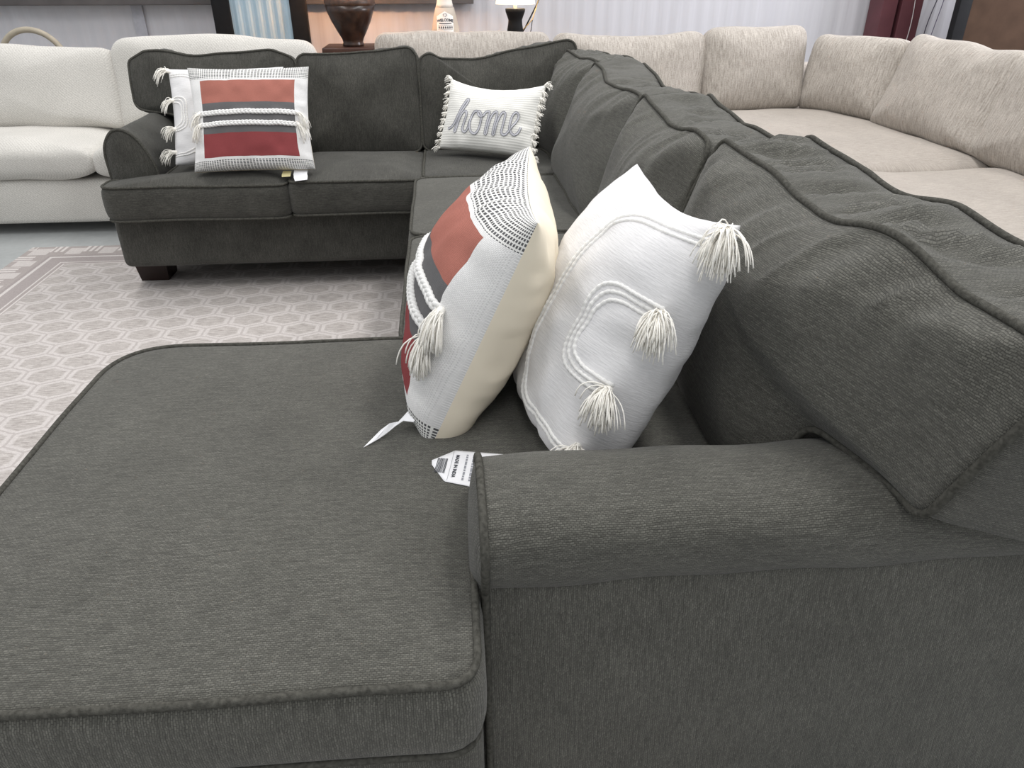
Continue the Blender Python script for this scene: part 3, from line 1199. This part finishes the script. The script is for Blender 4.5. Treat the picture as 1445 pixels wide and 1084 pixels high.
def white_pillow(label, hx, hy, T, c, Mr, seed, detail, side=1, TF=None, pinch=(0.04, 0.05), loops=(0.10, 0.56)):
    P = Pillow('throw_pillow', label, hx, hy, T, c, Mr, [M['slub'], M['slub']], seed, None, pinch, 0.0045, TF=TF, settle=0.27 if TF else 0.17)

    def U_(ul, vt, r, du):
        e = 0.975 * side
        l = ul * side
        rs = r * side
        pts = [(e, vt), (l + rs + 0.5 * (e - l - rs), vt), (l + rs, vt), (l + 0.3 * rs, vt - 0.3 * r), (l, vt - r), (l, 0.0),
               (l, -vt + r), (l + 0.3 * rs, -vt + 0.3 * r), (l + rs, -vt), (l + rs + 0.5 * (e - l - rs), -vt), (e, -vt)]
        return pts
    for k, d in enumerate((0.0, 0.045)):
        rope(P, U_(loops[0] + d, 0.85 - d, 0.22, 0), 0.0004, 0.0031)
    for k, d in enumerate((0.0, 0.045, 0.09)):
        rope(P, U_(loops[1] + d, 0.345 - d, 0.14, 0), 0.0006, 0.0034)
    for i, v in enumerate((0.94, 0.30, -0.30, -0.76)):
        root = P.surf(np.array([side * (0.99 if i in (0, 3) else 0.975)]), np.array([v]), 1, 0.006)[0]
        tassel(P, root, (side * 0.85, -0.05, 0.55), 0.080 if i in (0, 3) else 0.070, 0.31, detail, 0.0011, seed + i, 0.62, knot=0.009)
    return P


MS = [[-0.084, 0.396, -0.898], [-0.997, -0.059, 0.066], [-0.027, 0.9, 0.4]]
MW = [[0.103, 0.44, -0.876], [-0.995, 0.068, -0.08], [0.026, 0.879, 0.444]]
near_striped = striped_pillow('large terracotta, grey and red striped pillow standing edge-on on the chaise', 0.244, 0.227, 0.122, (0.064, 1.347, 0.710), MS, 81, 130, 0.134, (0.0, 0.10))
near_white = white_pillow('white pillow with corded loops and tassels leaning beside the near rolled arm on the chaise', 0.220, 0.237, 0.115, (0.288, 1.202, 0.710), MW, 84, 170, 1, 0.130, (0.01, 0.13))
MF = [[1.0, -0.008, 0.018], [0.02, 0.431, -0.898], [0.0, 0.898, 0.431]]
far_striped = striped_pillow('terracotta and red striped pillow facing the camera on the far loveseat by its left arm', 0.24, 0.207, 0.075, (-0.781, 3.225, 0.710), MF, 87, 26, None, (0.065, 0.05))
MG = [[0.996, -0.048, 0.077], [0.091, 0.519, -0.846], [0.001, 0.849, 0.521]]
far_white = white_pillow('white tasseled pillow on the far loveseat, half hidden behind the striped pillow', 0.235, 0.205, 0.07, (-0.905, 3.375, 0.702), MG, 91, 26, -1, None, (0.04, 0.05), (0.50, 0.72))

MH = [[0.878, 0.211, -0.428], [-0.479, 0.377, -0.789], [-0.005, 0.898, 0.432]]
home = Pillow('throw_pillow', 'small white ribbed pillow lettered home in the corner of the dark sectional', 0.232, 0.156, 0.072, (0.207, 3.405, 0.672), MH,
              [M['ribbed'], M['ribbed']], 95, None, (0.05, 0.25), 0.004)
for sx in (-1, 1):
    for k in range(11):
        v = -1 + 2 * k / 10
        root = home.surf(np.array([sx * 0.985]), np.array([v * 0.985]), 1, 0.0)[0]
        corner = 1.3 if k in (0, 10) else 1.0
        tassel(home, root, (sx * 0.8, 0.35 if k == 10 else -0.25, 0.15), 0.026 * corner, 0.35, 18, 0.0016, 200 + k + sx, 0.4, (0, 0, 1), 0.006)
h_pts = [(-0.806, -0.487), (-0.725, -0.44), (-0.658, -0.312), (-0.595, -0.081), (-0.528, 0.173), (-0.465, 0.381), (-0.437, 0.444), (-0.415, 0.398), (-0.443, 0.261), (-0.508, 0.065), (-0.569, -0.162), (-0.615, -0.392), (-0.641, -0.561), (-0.613, -0.563), (-0.592, -0.418), (-0.559, -0.217), (-0.507, -0.059), (-0.452, 0.01), (-0.412, -0.022), (-0.407, -0.146), (-0.437, -0.316), (-0.456, -0.473), (-0.421, -0.562), (-0.371, -0.547), (-0.329, -0.443), (-0.313, -0.288)]
o_pts = [(-0.166, 0.028), (-0.219, 0.015), (-0.273, -0.105), (-0.298, -0.272), (-0.293, -0.439), (-0.248, -0.559), (-0.169, -0.596), (-0.107, -0.513), (-0.071, -0.357), (-0.059, -0.192), (-0.074, -0.058), (-0.129, 0.026), (-0.15, -0.025), (-0.096, -0.114), (-0.024, -0.093), (0.021, 0.005), (0.067, 0.044), (0.098, 0.025), (0.091, -0.135), (0.064, -0.382), (0.052, -0.575), (0.08, -0.571), (0.109, -0.335), (0.148, -0.103), (0.213, 0.044), (0.255, 0.04), (0.261, -0.091), (0.236, -0.334), (0.214, -0.567), (0.247, -0.549), (0.274, -0.316), (0.321, -0.085), (0.374, 0.059), (0.419, 0.037), (0.426, -0.1), (0.403, -0.341), (0.389, -0.476), (0.424, -0.544), (0.482, -0.526), (0.541, -0.416), (0.596, -0.291), (0.664, -0.14), (0.69, -0.009), (0.661, 0.083), (0.616, 0.094), (0.57, -0.021), (0.548, -0.205), (0.55, -0.362), (0.6, -0.488), (0.661, -0.512), (0.724, -0.432), (0.763, -0.289)]
M['script'] = plain('grey_embroidery', (204, 204, 210), 0.8, 0.15, var=0.1, vs=300)
M['script_edge'] = plain('dark_embroidery_outline', (138, 139, 148), 0.8, 0.15, var=0.05, vs=300)


def stitched(P, paths, width, border, parent):
    """flat embroidered ribbon with a raised outline on each side"""
    fill, line = MB(), MB()
    for pts in paths:
        Q = P.path(pts, 0.0022, 0.004)
        T = np.gradient(Q, axis=0)
        T /= np.linalg.norm(T, axis=1)[:, None]
        S = np.column_stack([-T[:, 1], T[:, 0], np.zeros(len(T))])
        S /= np.linalg.norm(S, axis=1)[:, None]
        n = len(Q)
        A, B = Q + S * width / 2, Q - S * width / 2
        Z = np.array([0, 0, 0.001])
        V = np.vstack([A, Q + Z, B])
        F = [(i, i + n, i + n + 1, i + 1) for i in range(n - 1)] + [(i + n, i + 2 * n, i + 2 * n + 1, i + n + 1) for i in range(n - 1)]
        fill.add(V, F)
        for E_ in (A, B):
            line.add(*tube_geo(E_ + Z * 0.6, border, 6))
    o = fill.build('lettering', M['script'], P.root, P.loc)
    o2 = line.build('outline', M['script_edge'], o)
    return o


stitched(home, [h_pts, [h_pts[-1], (-0.27, -0.12), (-0.225, 0.0), (-0.166, 0.028)], o_pts], 0.0088, 0.0009, home)


# care tags ---------------------------------------------------------
def bvh_of(o):
    dg = bpy.context.evaluated_depsgraph_get()
    mwx = o.matrix_world.copy()
    me = o.data
    return BVHTree.FromPolygons([mwx @ v.co for v in me.vertices], [tuple(p.vertices) for p in me.polygons])


bpy.context.view_layer.update()
BV = bvh_of(chaise)


def drop(x, y, off):
    h = BV.ray_cast(Vector((x, y, 0.9)), Vector((0, 0, -1)))
    return (h[0].z if h[0] is not None else 0.51) + off


def flat_tag(P, outline, mat, lift=lambda a: 0.0, name='care_tag'):
    """small cloth label, outline given as world xy; rests on the seat"""
    o = rpoly([(x, y, 0.001) for x, y in outline], 0.004)
    c = o.mean(0)
    mb = MB()
    n = len(o)
    rings = 8
    top, bot = [], []
    for k in range(rings + 1):
        s = k / rings
        for q in o:
            p = c + (q - c) * s
            z = drop(p[0], p[1], 0.0018 + lift(p))
            top.append((p[0], p[1], z))
            bot.append((p[0], p[1], z - 0.0008))
    F = [(k * n + j, (k + 1) * n + j, (k + 1) * n + (j + 1) % n, k * n + (j + 1) % n) for k in range(rings) for j in range(n)]
    V = top + bot
    m = len(top)
    F2 = [tuple(i + m for i in f[::-1]) for f in F] + [(rings * n + j, rings * n + (j + 1) % n + 0, m + rings * n + (j + 1) % n, m + rings * n + j)[::-1] for j in range(n)]
    mb.add(V, F + F2, None, 0, True)
    return mb.build(name, mat, P.root, Matrix.Translation(-P.root.location))


def font_mesh(body, size):
    cu = bpy.data.curves.new('txt', 'FONT')
    cu.body = body
    cu.size = size
    cu.align_x = 'CENTER'
    cu.align_y = 'CENTER'
    cu.extrude = 0
    cu.offset = size * 0.035
    cu.resolution_u = 2
    o = bpy.data.objects.new('txt', cu)
    COL.objects.link(o)
    bpy.context.view_layer.update()
    me = bpy.data.meshes.new_from_object(o.evaluated_get(bpy.context.evaluated_depsgraph_get()))
    V = [tuple(v.co) for v in me.vertices]
    F = [tuple(p.vertices) for p in me.polygons]
    bpy.data.objects.remove(o)
    bpy.data.curves.remove(cu)
    bpy.data.meshes.remove(me)
    return V, F


# long printed tag of the white pillow, lying on the chaise
ctag = flat_tag(near_white, [(-0.047, 1.039), (-0.026, 0.993), (0.031, 0.978), (0.13, 0.975), (0.150, 1.045), (-0.006, 1.076), (-0.047, 1.052)][::1], M['tag'])
ax = Vector((0.150, 1.047)) - Vector((-0.006, 1.076))
ax.normalize()
ay = Vector((ax.y, -ax.x))           # towards the camera side
org = Vector((-0.006, 1.076))
ink, ink2 = MB(), MB()


def tag_pt(s, t, off=0.0006):
    p = org + ax * s + ay * t
    return (p.x, p.y, drop(p.x, p.y, 0.0018 + off))


def bar(mbx, s0, s1, t0, t1):
    k = max(2, int(abs(t1 - t0) / 0.006))
    V = []
    for i in range(k + 1):
        t = t0 + (t1 - t0) * i / k
        V += [tag_pt(s0, t), tag_pt(s1, t)]
    mbx.add(V, [(2 * i, 2 * i + 1, 2 * i + 3, 2 * i + 2) for i in range(k)], None, 0, False)


def txt(mbx, body, s, t, size, turn=True):
    V, F = font_mesh(body, size)
    W = [tag_pt(s + v[1], t + v[0]) for v in V] if turn else [tag_pt(s + v[0], t - v[1]) for v in V]
    mbx.add(W, F, None, 0, False)


r5 = random.Random(5)
s = -0.026
while s < -0.010:
    w = r5.choice((0.0005, 0.0009, 0.0013))
    bar(ink, s, s + w, 0.024, 0.064)
    s += w + r5.choice((0.0006, 0.0009))
bar(ink2, -0.0015, -0.0009, 0.004, 0.082)
txt(ink, 'MADE IN INDIA', 0.007, 0.042, 0.0085)
for i in range(7):
    s = 0.022 + i * 0.0115
    n = 12
    t = 0.010
    while t < 0.072:
        w = r5.uniform(0.003, 0.009)
        bar(ink2, s, s + 0.0034, t, min(t + w, 0.076))
        t += w + 0.002
ink.build('print', M['ink'], ctag)
ink2.build('print', M['ink_light'], ctag)
for ch in ctag.children:
    ch.matrix_basis = Matrix.Identity(4)

# folded tag of the striped pillow
def ribbon(P, pts, width, mat, name='care_tag'):
    """strip of cloth along 3D points, width vector horizontal across, given per point"""
    V = []
    for (p, wv) in pts:
        p, wv = np.array(p), np.array(wv)
        V += [p - wv * width / 2, p + wv * width / 2]
    n = len(pts)
    top = [tuple(v) for v in V]
    bot = [(v[0], v[1], v[2] - 0.001) for v in V]
    F = [(2 * i, 2 * i + 1, 2 * i + 3, 2 * i + 2) for i in range(n - 1)]
    m = 2 * n
    F += [tuple(k + m for k in f[::-1]) for f in F]
    F += [(2 * i, 2 * i + 2, m + 2 * i + 2, m + 2 * i) for i in range(n - 1)] + [(2 * i + 3, 2 * i + 1, m + 2 * i + 1, m + 2 * i + 3) for i in range(n - 1)]
    F += [(1, 0, m, m + 1), (m - 2, m - 1, 2 * m - 1, 2 * m - 2)]
    mb = MB()
    mb.add(top + bot, F, None, 0, False)
    return mb.build(name, mat, P.root, Matrix.Translation(-P.root.location))


zt = drop(-0.13, 1.13, 0.0)
ribbon(near_striped, [((-0.070, 1.150, zt + 0.030), (0.5, 0.8, 0.3)), ((-0.088, 1.158, zt + 0.030), (0.55, 0.75, 0.4)), ((-0.102, 1.155, zt + 0.020), (0.55, 0.75, 0.3)),
                      ((-0.118, 1.140, zt + 0.012), (0.6, 0.75, 0.2)), ((-0.132, 1.130, zt + 0.012), (0.5, 0.8, 0.35)), ((-0.146, 1.118, zt + 0.009), (0.4, 0.8, 0.2)),
                      ((-0.163, 1.098, zt + 0.005), (0.2, 0.3, 0.05))], 0.036, M['tag'])
# tags of the far striped pillow hang over the seat edge
ribbon(far_striped, [((-0.600, 3.150, 0.520), (1, 0, 0)), ((-0.598, 3.115, 0.512), (1, 0, 0.05)), ((-0.592, 3.085, 0.508), (1, 0.1, 0.1)), ((-0.588, 3.062, 0.500), (0.9, 0, 0.1))], 0.055, M['tag'])
ribbon(far_striped, [((-0.655, 3.150, 0.518), (1, 0, 0)), ((-0.655, 3.115, 0.511), (1, 0, 0)), ((-0.652, 3.095, 0.508), (1, 0, 0.05))], 0.035, M['tag_y'])

# ------------------------------------------------------------------ things along the back wall
# console table with the urn lamp
tb = thing('console_table', 'dark brown wooden table under the big urn lamp behind the sofas', 'table', (-0.62, 5.575, 0))
rbox('tabletop', (-0.165, -0.175, 0.745), (0.22, 0.175, 0.785), M['wood_table'], tb, 0.006)
rbox('apron', (-0.14, -0.15, 0.67), (0.20, 0.15, 0.745), M['wood_table'], tb, 0.004)
for sx in (-0.13, 0.17):
    for sy in (-0.14, 0.14):
        rbox('leg', (sx - 0.022, sy - 0.022, 0), (sx + 0.022, sy + 0.022, 0.68), M['wood_table'], tb, 0.004)

t = NT('bronze_glaze')
co = t.n('ShaderNodeTexCoord').outputs['Object']
nz = t.noise(co, 14.0, 4, 0.6)
c = t.mix(t.rng(nz, 0.35, 0.65, 0, 1), lin((34, 20, 15)), lin((64, 43, 32)))
M['urn'] = t.done(c, 0.28, 0.5)
M['urn_band'] = plain('bronze_shoulder', (74, 52, 40), 0.4, 0.5, var=0.4, vs=40, bump=0.4)
UL = thing('table_lamp', 'large glossy bronze brown urn lamp on the dark wooden table', 'lamp', (-0.592, 5.55, 0.785))
lathe('lamp_base', [(0.070, 0.0), (0.072, 0.014), (0.066, 0.022), (0.072, 0.045), (0.098, 0.09), (0.130, 0.15), (0.152, 0.205), (0.163, 0.245)], M['urn'], UL)
lathe('shoulder', [(0.163, 0.245), (0.166, 0.262), (0.160, 0.285), (0.135, 0.315), (0.09, 0.335), (0.05, 0.345), (0.035, 0.36), (0.03, 0.40)], M['urn_band'], UL)
lathe('lamp_neck', [(0.012, 0.40), (0.012, 0.52), (0.02, 0.53)], M['black'], UL)


def shade_mat(name, col, emit):
    t = NT(name)
    co = t.n('ShaderNodeTexCoord').outputs['Object']
    nz = t.noise(t.mapping(co, scale=(30, 30, 200)), 1.0, 2)
    c = t.mix(1.0, lin(col), t.grey(t.rng(nz, 0.3, 0.7, 0.93, 1.05)), 'MULTIPLY')
    t.set(t.b.inputs['Emission Color'], c)
    t.b.inputs['Emission Strength'].default_value = emit
    return t.done(c, 0.9, 0.1)


def shade(parent, r0, r1, z0, z1, mat):
    V, F = [], []
    seg = 40
    prof = [(r0, z0), (r1, z1), (r1 - 0.004, z1), (r0 - 0.004, z0)]
    for (r, z) in prof:
        for k in range(seg):
            a = 2 * math.pi * k / seg
            V.append((r * math.cos(a), r * math.sin(a), z))
    for i in range(4):
        for k in range(seg):
            l = (k + 1) % seg
            j = (i + 1) % 4
            F.append((i * seg + k, i * seg + l, j * seg + l, j * seg + k))
    mb = MB()
    mb.add(V, F)
    return mb.build('lamp_shade', mat, parent)


def bulb(parent, loc_, power, col, size=0.03):
    d = bpy.data.lights.new('bulb_light', 'POINT')
    d.energy = power
    d.color = col
    d.shadow_soft_size = size
    o = bpy.data.objects.new('bulb_light', d)
    COL.objects.link(o)
    o.parent = parent
    o.location = loc_


shade(UL, 0.20, 0.14, 0.44, 0.70, shade_mat('warm_linen_shade', (236, 206, 170), 0.8))
bulb(UL, (0, 0.0, 0.50), 34.0, (1.0, 0.55, 0.28))

# second console table behind the oatmeal sofa
tc = thing('console_table', 'dark wooden console table behind the oatmeal sofa under the welcome vase and small lamp', 'table', (0.28, 5.62, 0))
rbox('tabletop', (-0.55, -0.17, 0.745), (0.55, 0.17, 0.785), M['wood_table'], tc, 0.006)
for sx in (-0.5, 0.5):
    for sy in (-0.13, 0.13):
        rbox('leg', (sx - 0.022, sy - 0.022, 0), (sx + 0.022, sy + 0.022, 0.75), M['wood_table'], tc, 0.004)

# bottle vase with its printed label
M['bottle'] = plain('grey_beige_ceramic', (182, 172, 160), 0.6, 0.3, var=0.06, vs=20)
M['bottle_neck'] = plain('white_ceramic', (228, 222, 214), 0.5, 0.3, var=0.03)
M['label_white'] = plain('white_label', (236, 232, 228), 0.6, 0.2, var=0.02)
BVS = thing('vase', 'tall grey beige bottle vase with a white WELCOME label behind the oatmeal sofa', 'vase', (0.033, 5.60, 0.785))
prof = [(0.098, 0.0), (0.103, 0.01), (0.098, 0.06), (0.088, 0.12), (0.075, 0.18), (0.062, 0.228)]
lathe('body', prof, M['bottle'], BVS)
lathe('neck', [(0.060, 0.228), (0.054, 0.25), (0.046, 0.29), (0.042, 0.34), (0.047, 0.36)], M['bottle_neck'], BVS)


def prof_r(z):
    zz = [p[1] for p in prof]
    return float(np.interp(z, zz, [p[0] for p in prof]))


def bvp(x, z, off):
    r = prof_r(z) + off
    a = x / prof_r(z)
    return (r * math.sin(a), -r * math.cos(a), z)


def bpoly(x0, x1, z0, z1, mbx, off, top=None):
    k = 8
    V = []
    for i in range(k + 1):
        x = x0 + (x1 - x0) * i / k
        zt_ = z1 if top is None else z1 + top * (1 - abs(2 * i / k - 1))
        V += [bvp(x, z0, off), bvp(x, z0 + (zt_ - z0) * .5, off), bvp(x, zt_, off)]
    F = []
    for i in range(k):
        F += [(3 * i, 3 * i + 3, 3 * i + 4, 3 * i + 1), (3 * i + 1, 3 * i + 4, 3 * i + 5, 3 * i + 2)]
    mbx.add(V, F)


lb = MB()
bpoly(-0.060, 0.058, 0.07, 0.178, lb, 0.0015, 0.030)
lab = lb.build('paper_label', M['label_white'], BVS)
pr_ = MB()


def btxt(body, x, z, size, arc=0.0):
    V, F = font_mesh(body, size)
    W = [bvp(x + v[0], z + v[1] - arc * (v[0] / 0.05) ** 2, 0.0026) for v in V]
    pr_.add(W, F, None, 0, False)


btxt('WELCOME', 0, 0.156, 0.0235, 0.006)
for (x0, x1, z0, z1) in ((-0.042, 0.042, 0.133, 0.138), (-0.05, 0.05, 0.124, 0.1255), (-0.05, 0.05, 0.098, 0.0995), (-0.014, 0.016, 0.083, 0.088)):
    bpoly(x0, x1, z0, z1, pr_, 0.0026)
for k in range(7):
    x = -0.046 + k * 0.0145
    bpoly(x, x + 0.008, 0.105, 0.118, pr_, 0.0026)
for k in range(9):
    a = math.pi * 2 * k / 9
    x, z = 0.012 * math.cos(a), 0.186 + 0.008 * math.sin(a)
    bpoly(x - 0.002, x + 0.002, z - 0.002, z + 0.002, pr_, 0.0026)
pr_.build('print', M['ink'], lab)

# small black lamp with a white shade
LP = thing('table_lamp', 'small black lamp with a lit white shade behind the oatmeal sofa', 'lamp', (0.512, 5.60, 0.785))
lathe('lamp_base', [(0.055, 0.0), (0.058, 0.01), (0.052, 0.03), (0.055, 0.09), (0.049, 0.125), (0.047, 0.15), (0.055, 0.172), (0.066, 0.20), (0.068, 0.218), (0.062, 0.222)], M['black'], LP, (0, 0, 0), 36)
lathe('lamp_neck', [(0.011, 0.22), (0.011, 0.26), (0.013, 0.27)], shade_mat('glowing_socket', (255, 226, 170), 1.2), LP)
shade(LP, 0.135, 0.10, 0.247, 0.42, shade_mat('white_lit_shade', (255, 244, 224), 1.0))
bulb(LP, (0, 0, 0.30), 3.0, (1.0, 0.86, 0.70))
tube('lamp_cord', [(0.03, 0.03, 0.04), (0.075, 0.05, 0.10), (0.115, 0.06, 0.17), (0.16, 0.07, 0.25), (0.20, 0.08, 0.36)], 0.005, M['black'], LP, 6)
tube('lamp_cord', [(0.05, 0.03, 0.08), (0.10, 0.05, 0.125), (0.125, 0.055, 0.15), (0.15, 0.06, 0.22), (0.19, 0.08, 0.36)], 0.0035, plain('gold_cord', (190, 160, 110)), LP, 6)
tube('lamp_cord', [(0.125, 0.055, 0.15), (0.118, 0.05, 0.10), (0.10, 0.05, 0.0)], 0.003, M['black'], LP, 6)

# tall black framed mirror; its reflection is modelled as pale blue ribs
FR = thing('wall_mirror', 'tall black framed mirror, its pale blue ribbed reflection modelled in, standing left of the urn lamp', 'mirror', (-1.215, 5.75, 0))
for (x0, x1) in ((-0.315, -0.20), (0.20, 0.310)):
    rbox('stile', (x0, -0.03, 0.0), (x1, 0.03, 1.9), M['black'], FR, 0.006)
for (z0, z1) in ((0.0, 0.1), (1.8, 1.9)):
    rbox('rail', (-0.20, -0.028, z0), (0.20, 0.028, z1), M['black'], FR, 0.006)
mb = MB()
xs = np.linspace(-0.205, 0.205, 160)
ys = -0.004 + 0.006 * np.clip(np.sin(xs * 2 * math.pi / 0.068) * 1.6, -1, 1) * 0.7 + 0.0005 * np.sin(xs * 2 * math.pi / 0.017)
V = [(x, y, z) for z in (0.08, 1.82) for x, y in zip(xs, ys)] + [(x, y + 0.01, z) for z in (0.08, 1.82) for x, y in zip(xs, ys)]
n = len(xs)
F = [(i, i + 1, n + i + 1, n + i) for i in range(n - 1)]
F += [tuple(2 * n + k for k in f[::-1]) for f in F]
mb.add(V, F)
mb.build('ribbed_reflection', M['rib_reflection'], FR)

# hoop-backed seat behind the cream sofa
HC = thing('chair', 'pale beige hoop back rising behind the cream sofa at far left', 'chair', (-2.615, 5.42, 0))
hp = [(-0.20, 0, 0.45), (-0.20, 0, 0.60), (-0.199, 0, 0.71)] + [(-0.2 * math.cos(a), 0, 0.705 + 0.2 * math.sin(a)) for a in np.linspace(0.1, math.pi - 0.1, 30)] + [(0.199, 0, 0.71), (0.20, 0, 0.60), (0.20, 0, 0.45)]
tube('back_hoop', hp, 0.018, M['hoop'], HC, 12)
lathe('seat', [(0.20, 0.42), (0.225, 0.43), (0.225, 0.455), (0.21, 0.465)], M['hoop'], HC, (0, 0.13, 0))
for sx in (-0.15, 0.15):
    for sy in (-0.0, 0.27):
        tube('leg', [(sx * 1.25, sy, 0.0), (sx, sy, 0.43)], 0.016, M['hoop'], HC, 10)

# brown panel in a black frame at right
BP = thing('framed_panel', 'brown suede panel in a black frame standing on the right behind the oatmeal sofa', 'panel', (4.1, 5.42, 0))
rbox('stile', (-0.545, -0.03, 0), (-0.455, 0.03, 1.7), M['black'], BP, 0.006)
rbox('stile', (0.455, -0.03, 0), (0.545, 0.03, 1.7), M['black'], BP, 0.006)
rbox('rail', (-0.455, -0.028, 0.0), (0.455, 0.028, 0.1), M['black'], BP, 0.006)
rbox('rail', (-0.455, -0.028, 1.6), (0.455, 0.028, 1.7), M['black'], BP, 0.006)
rbox('upholstered_panel', (-0.457, -0.02, 0.08), (0.457, 0.02, 1.62), M['shell'], BP, 0.006)
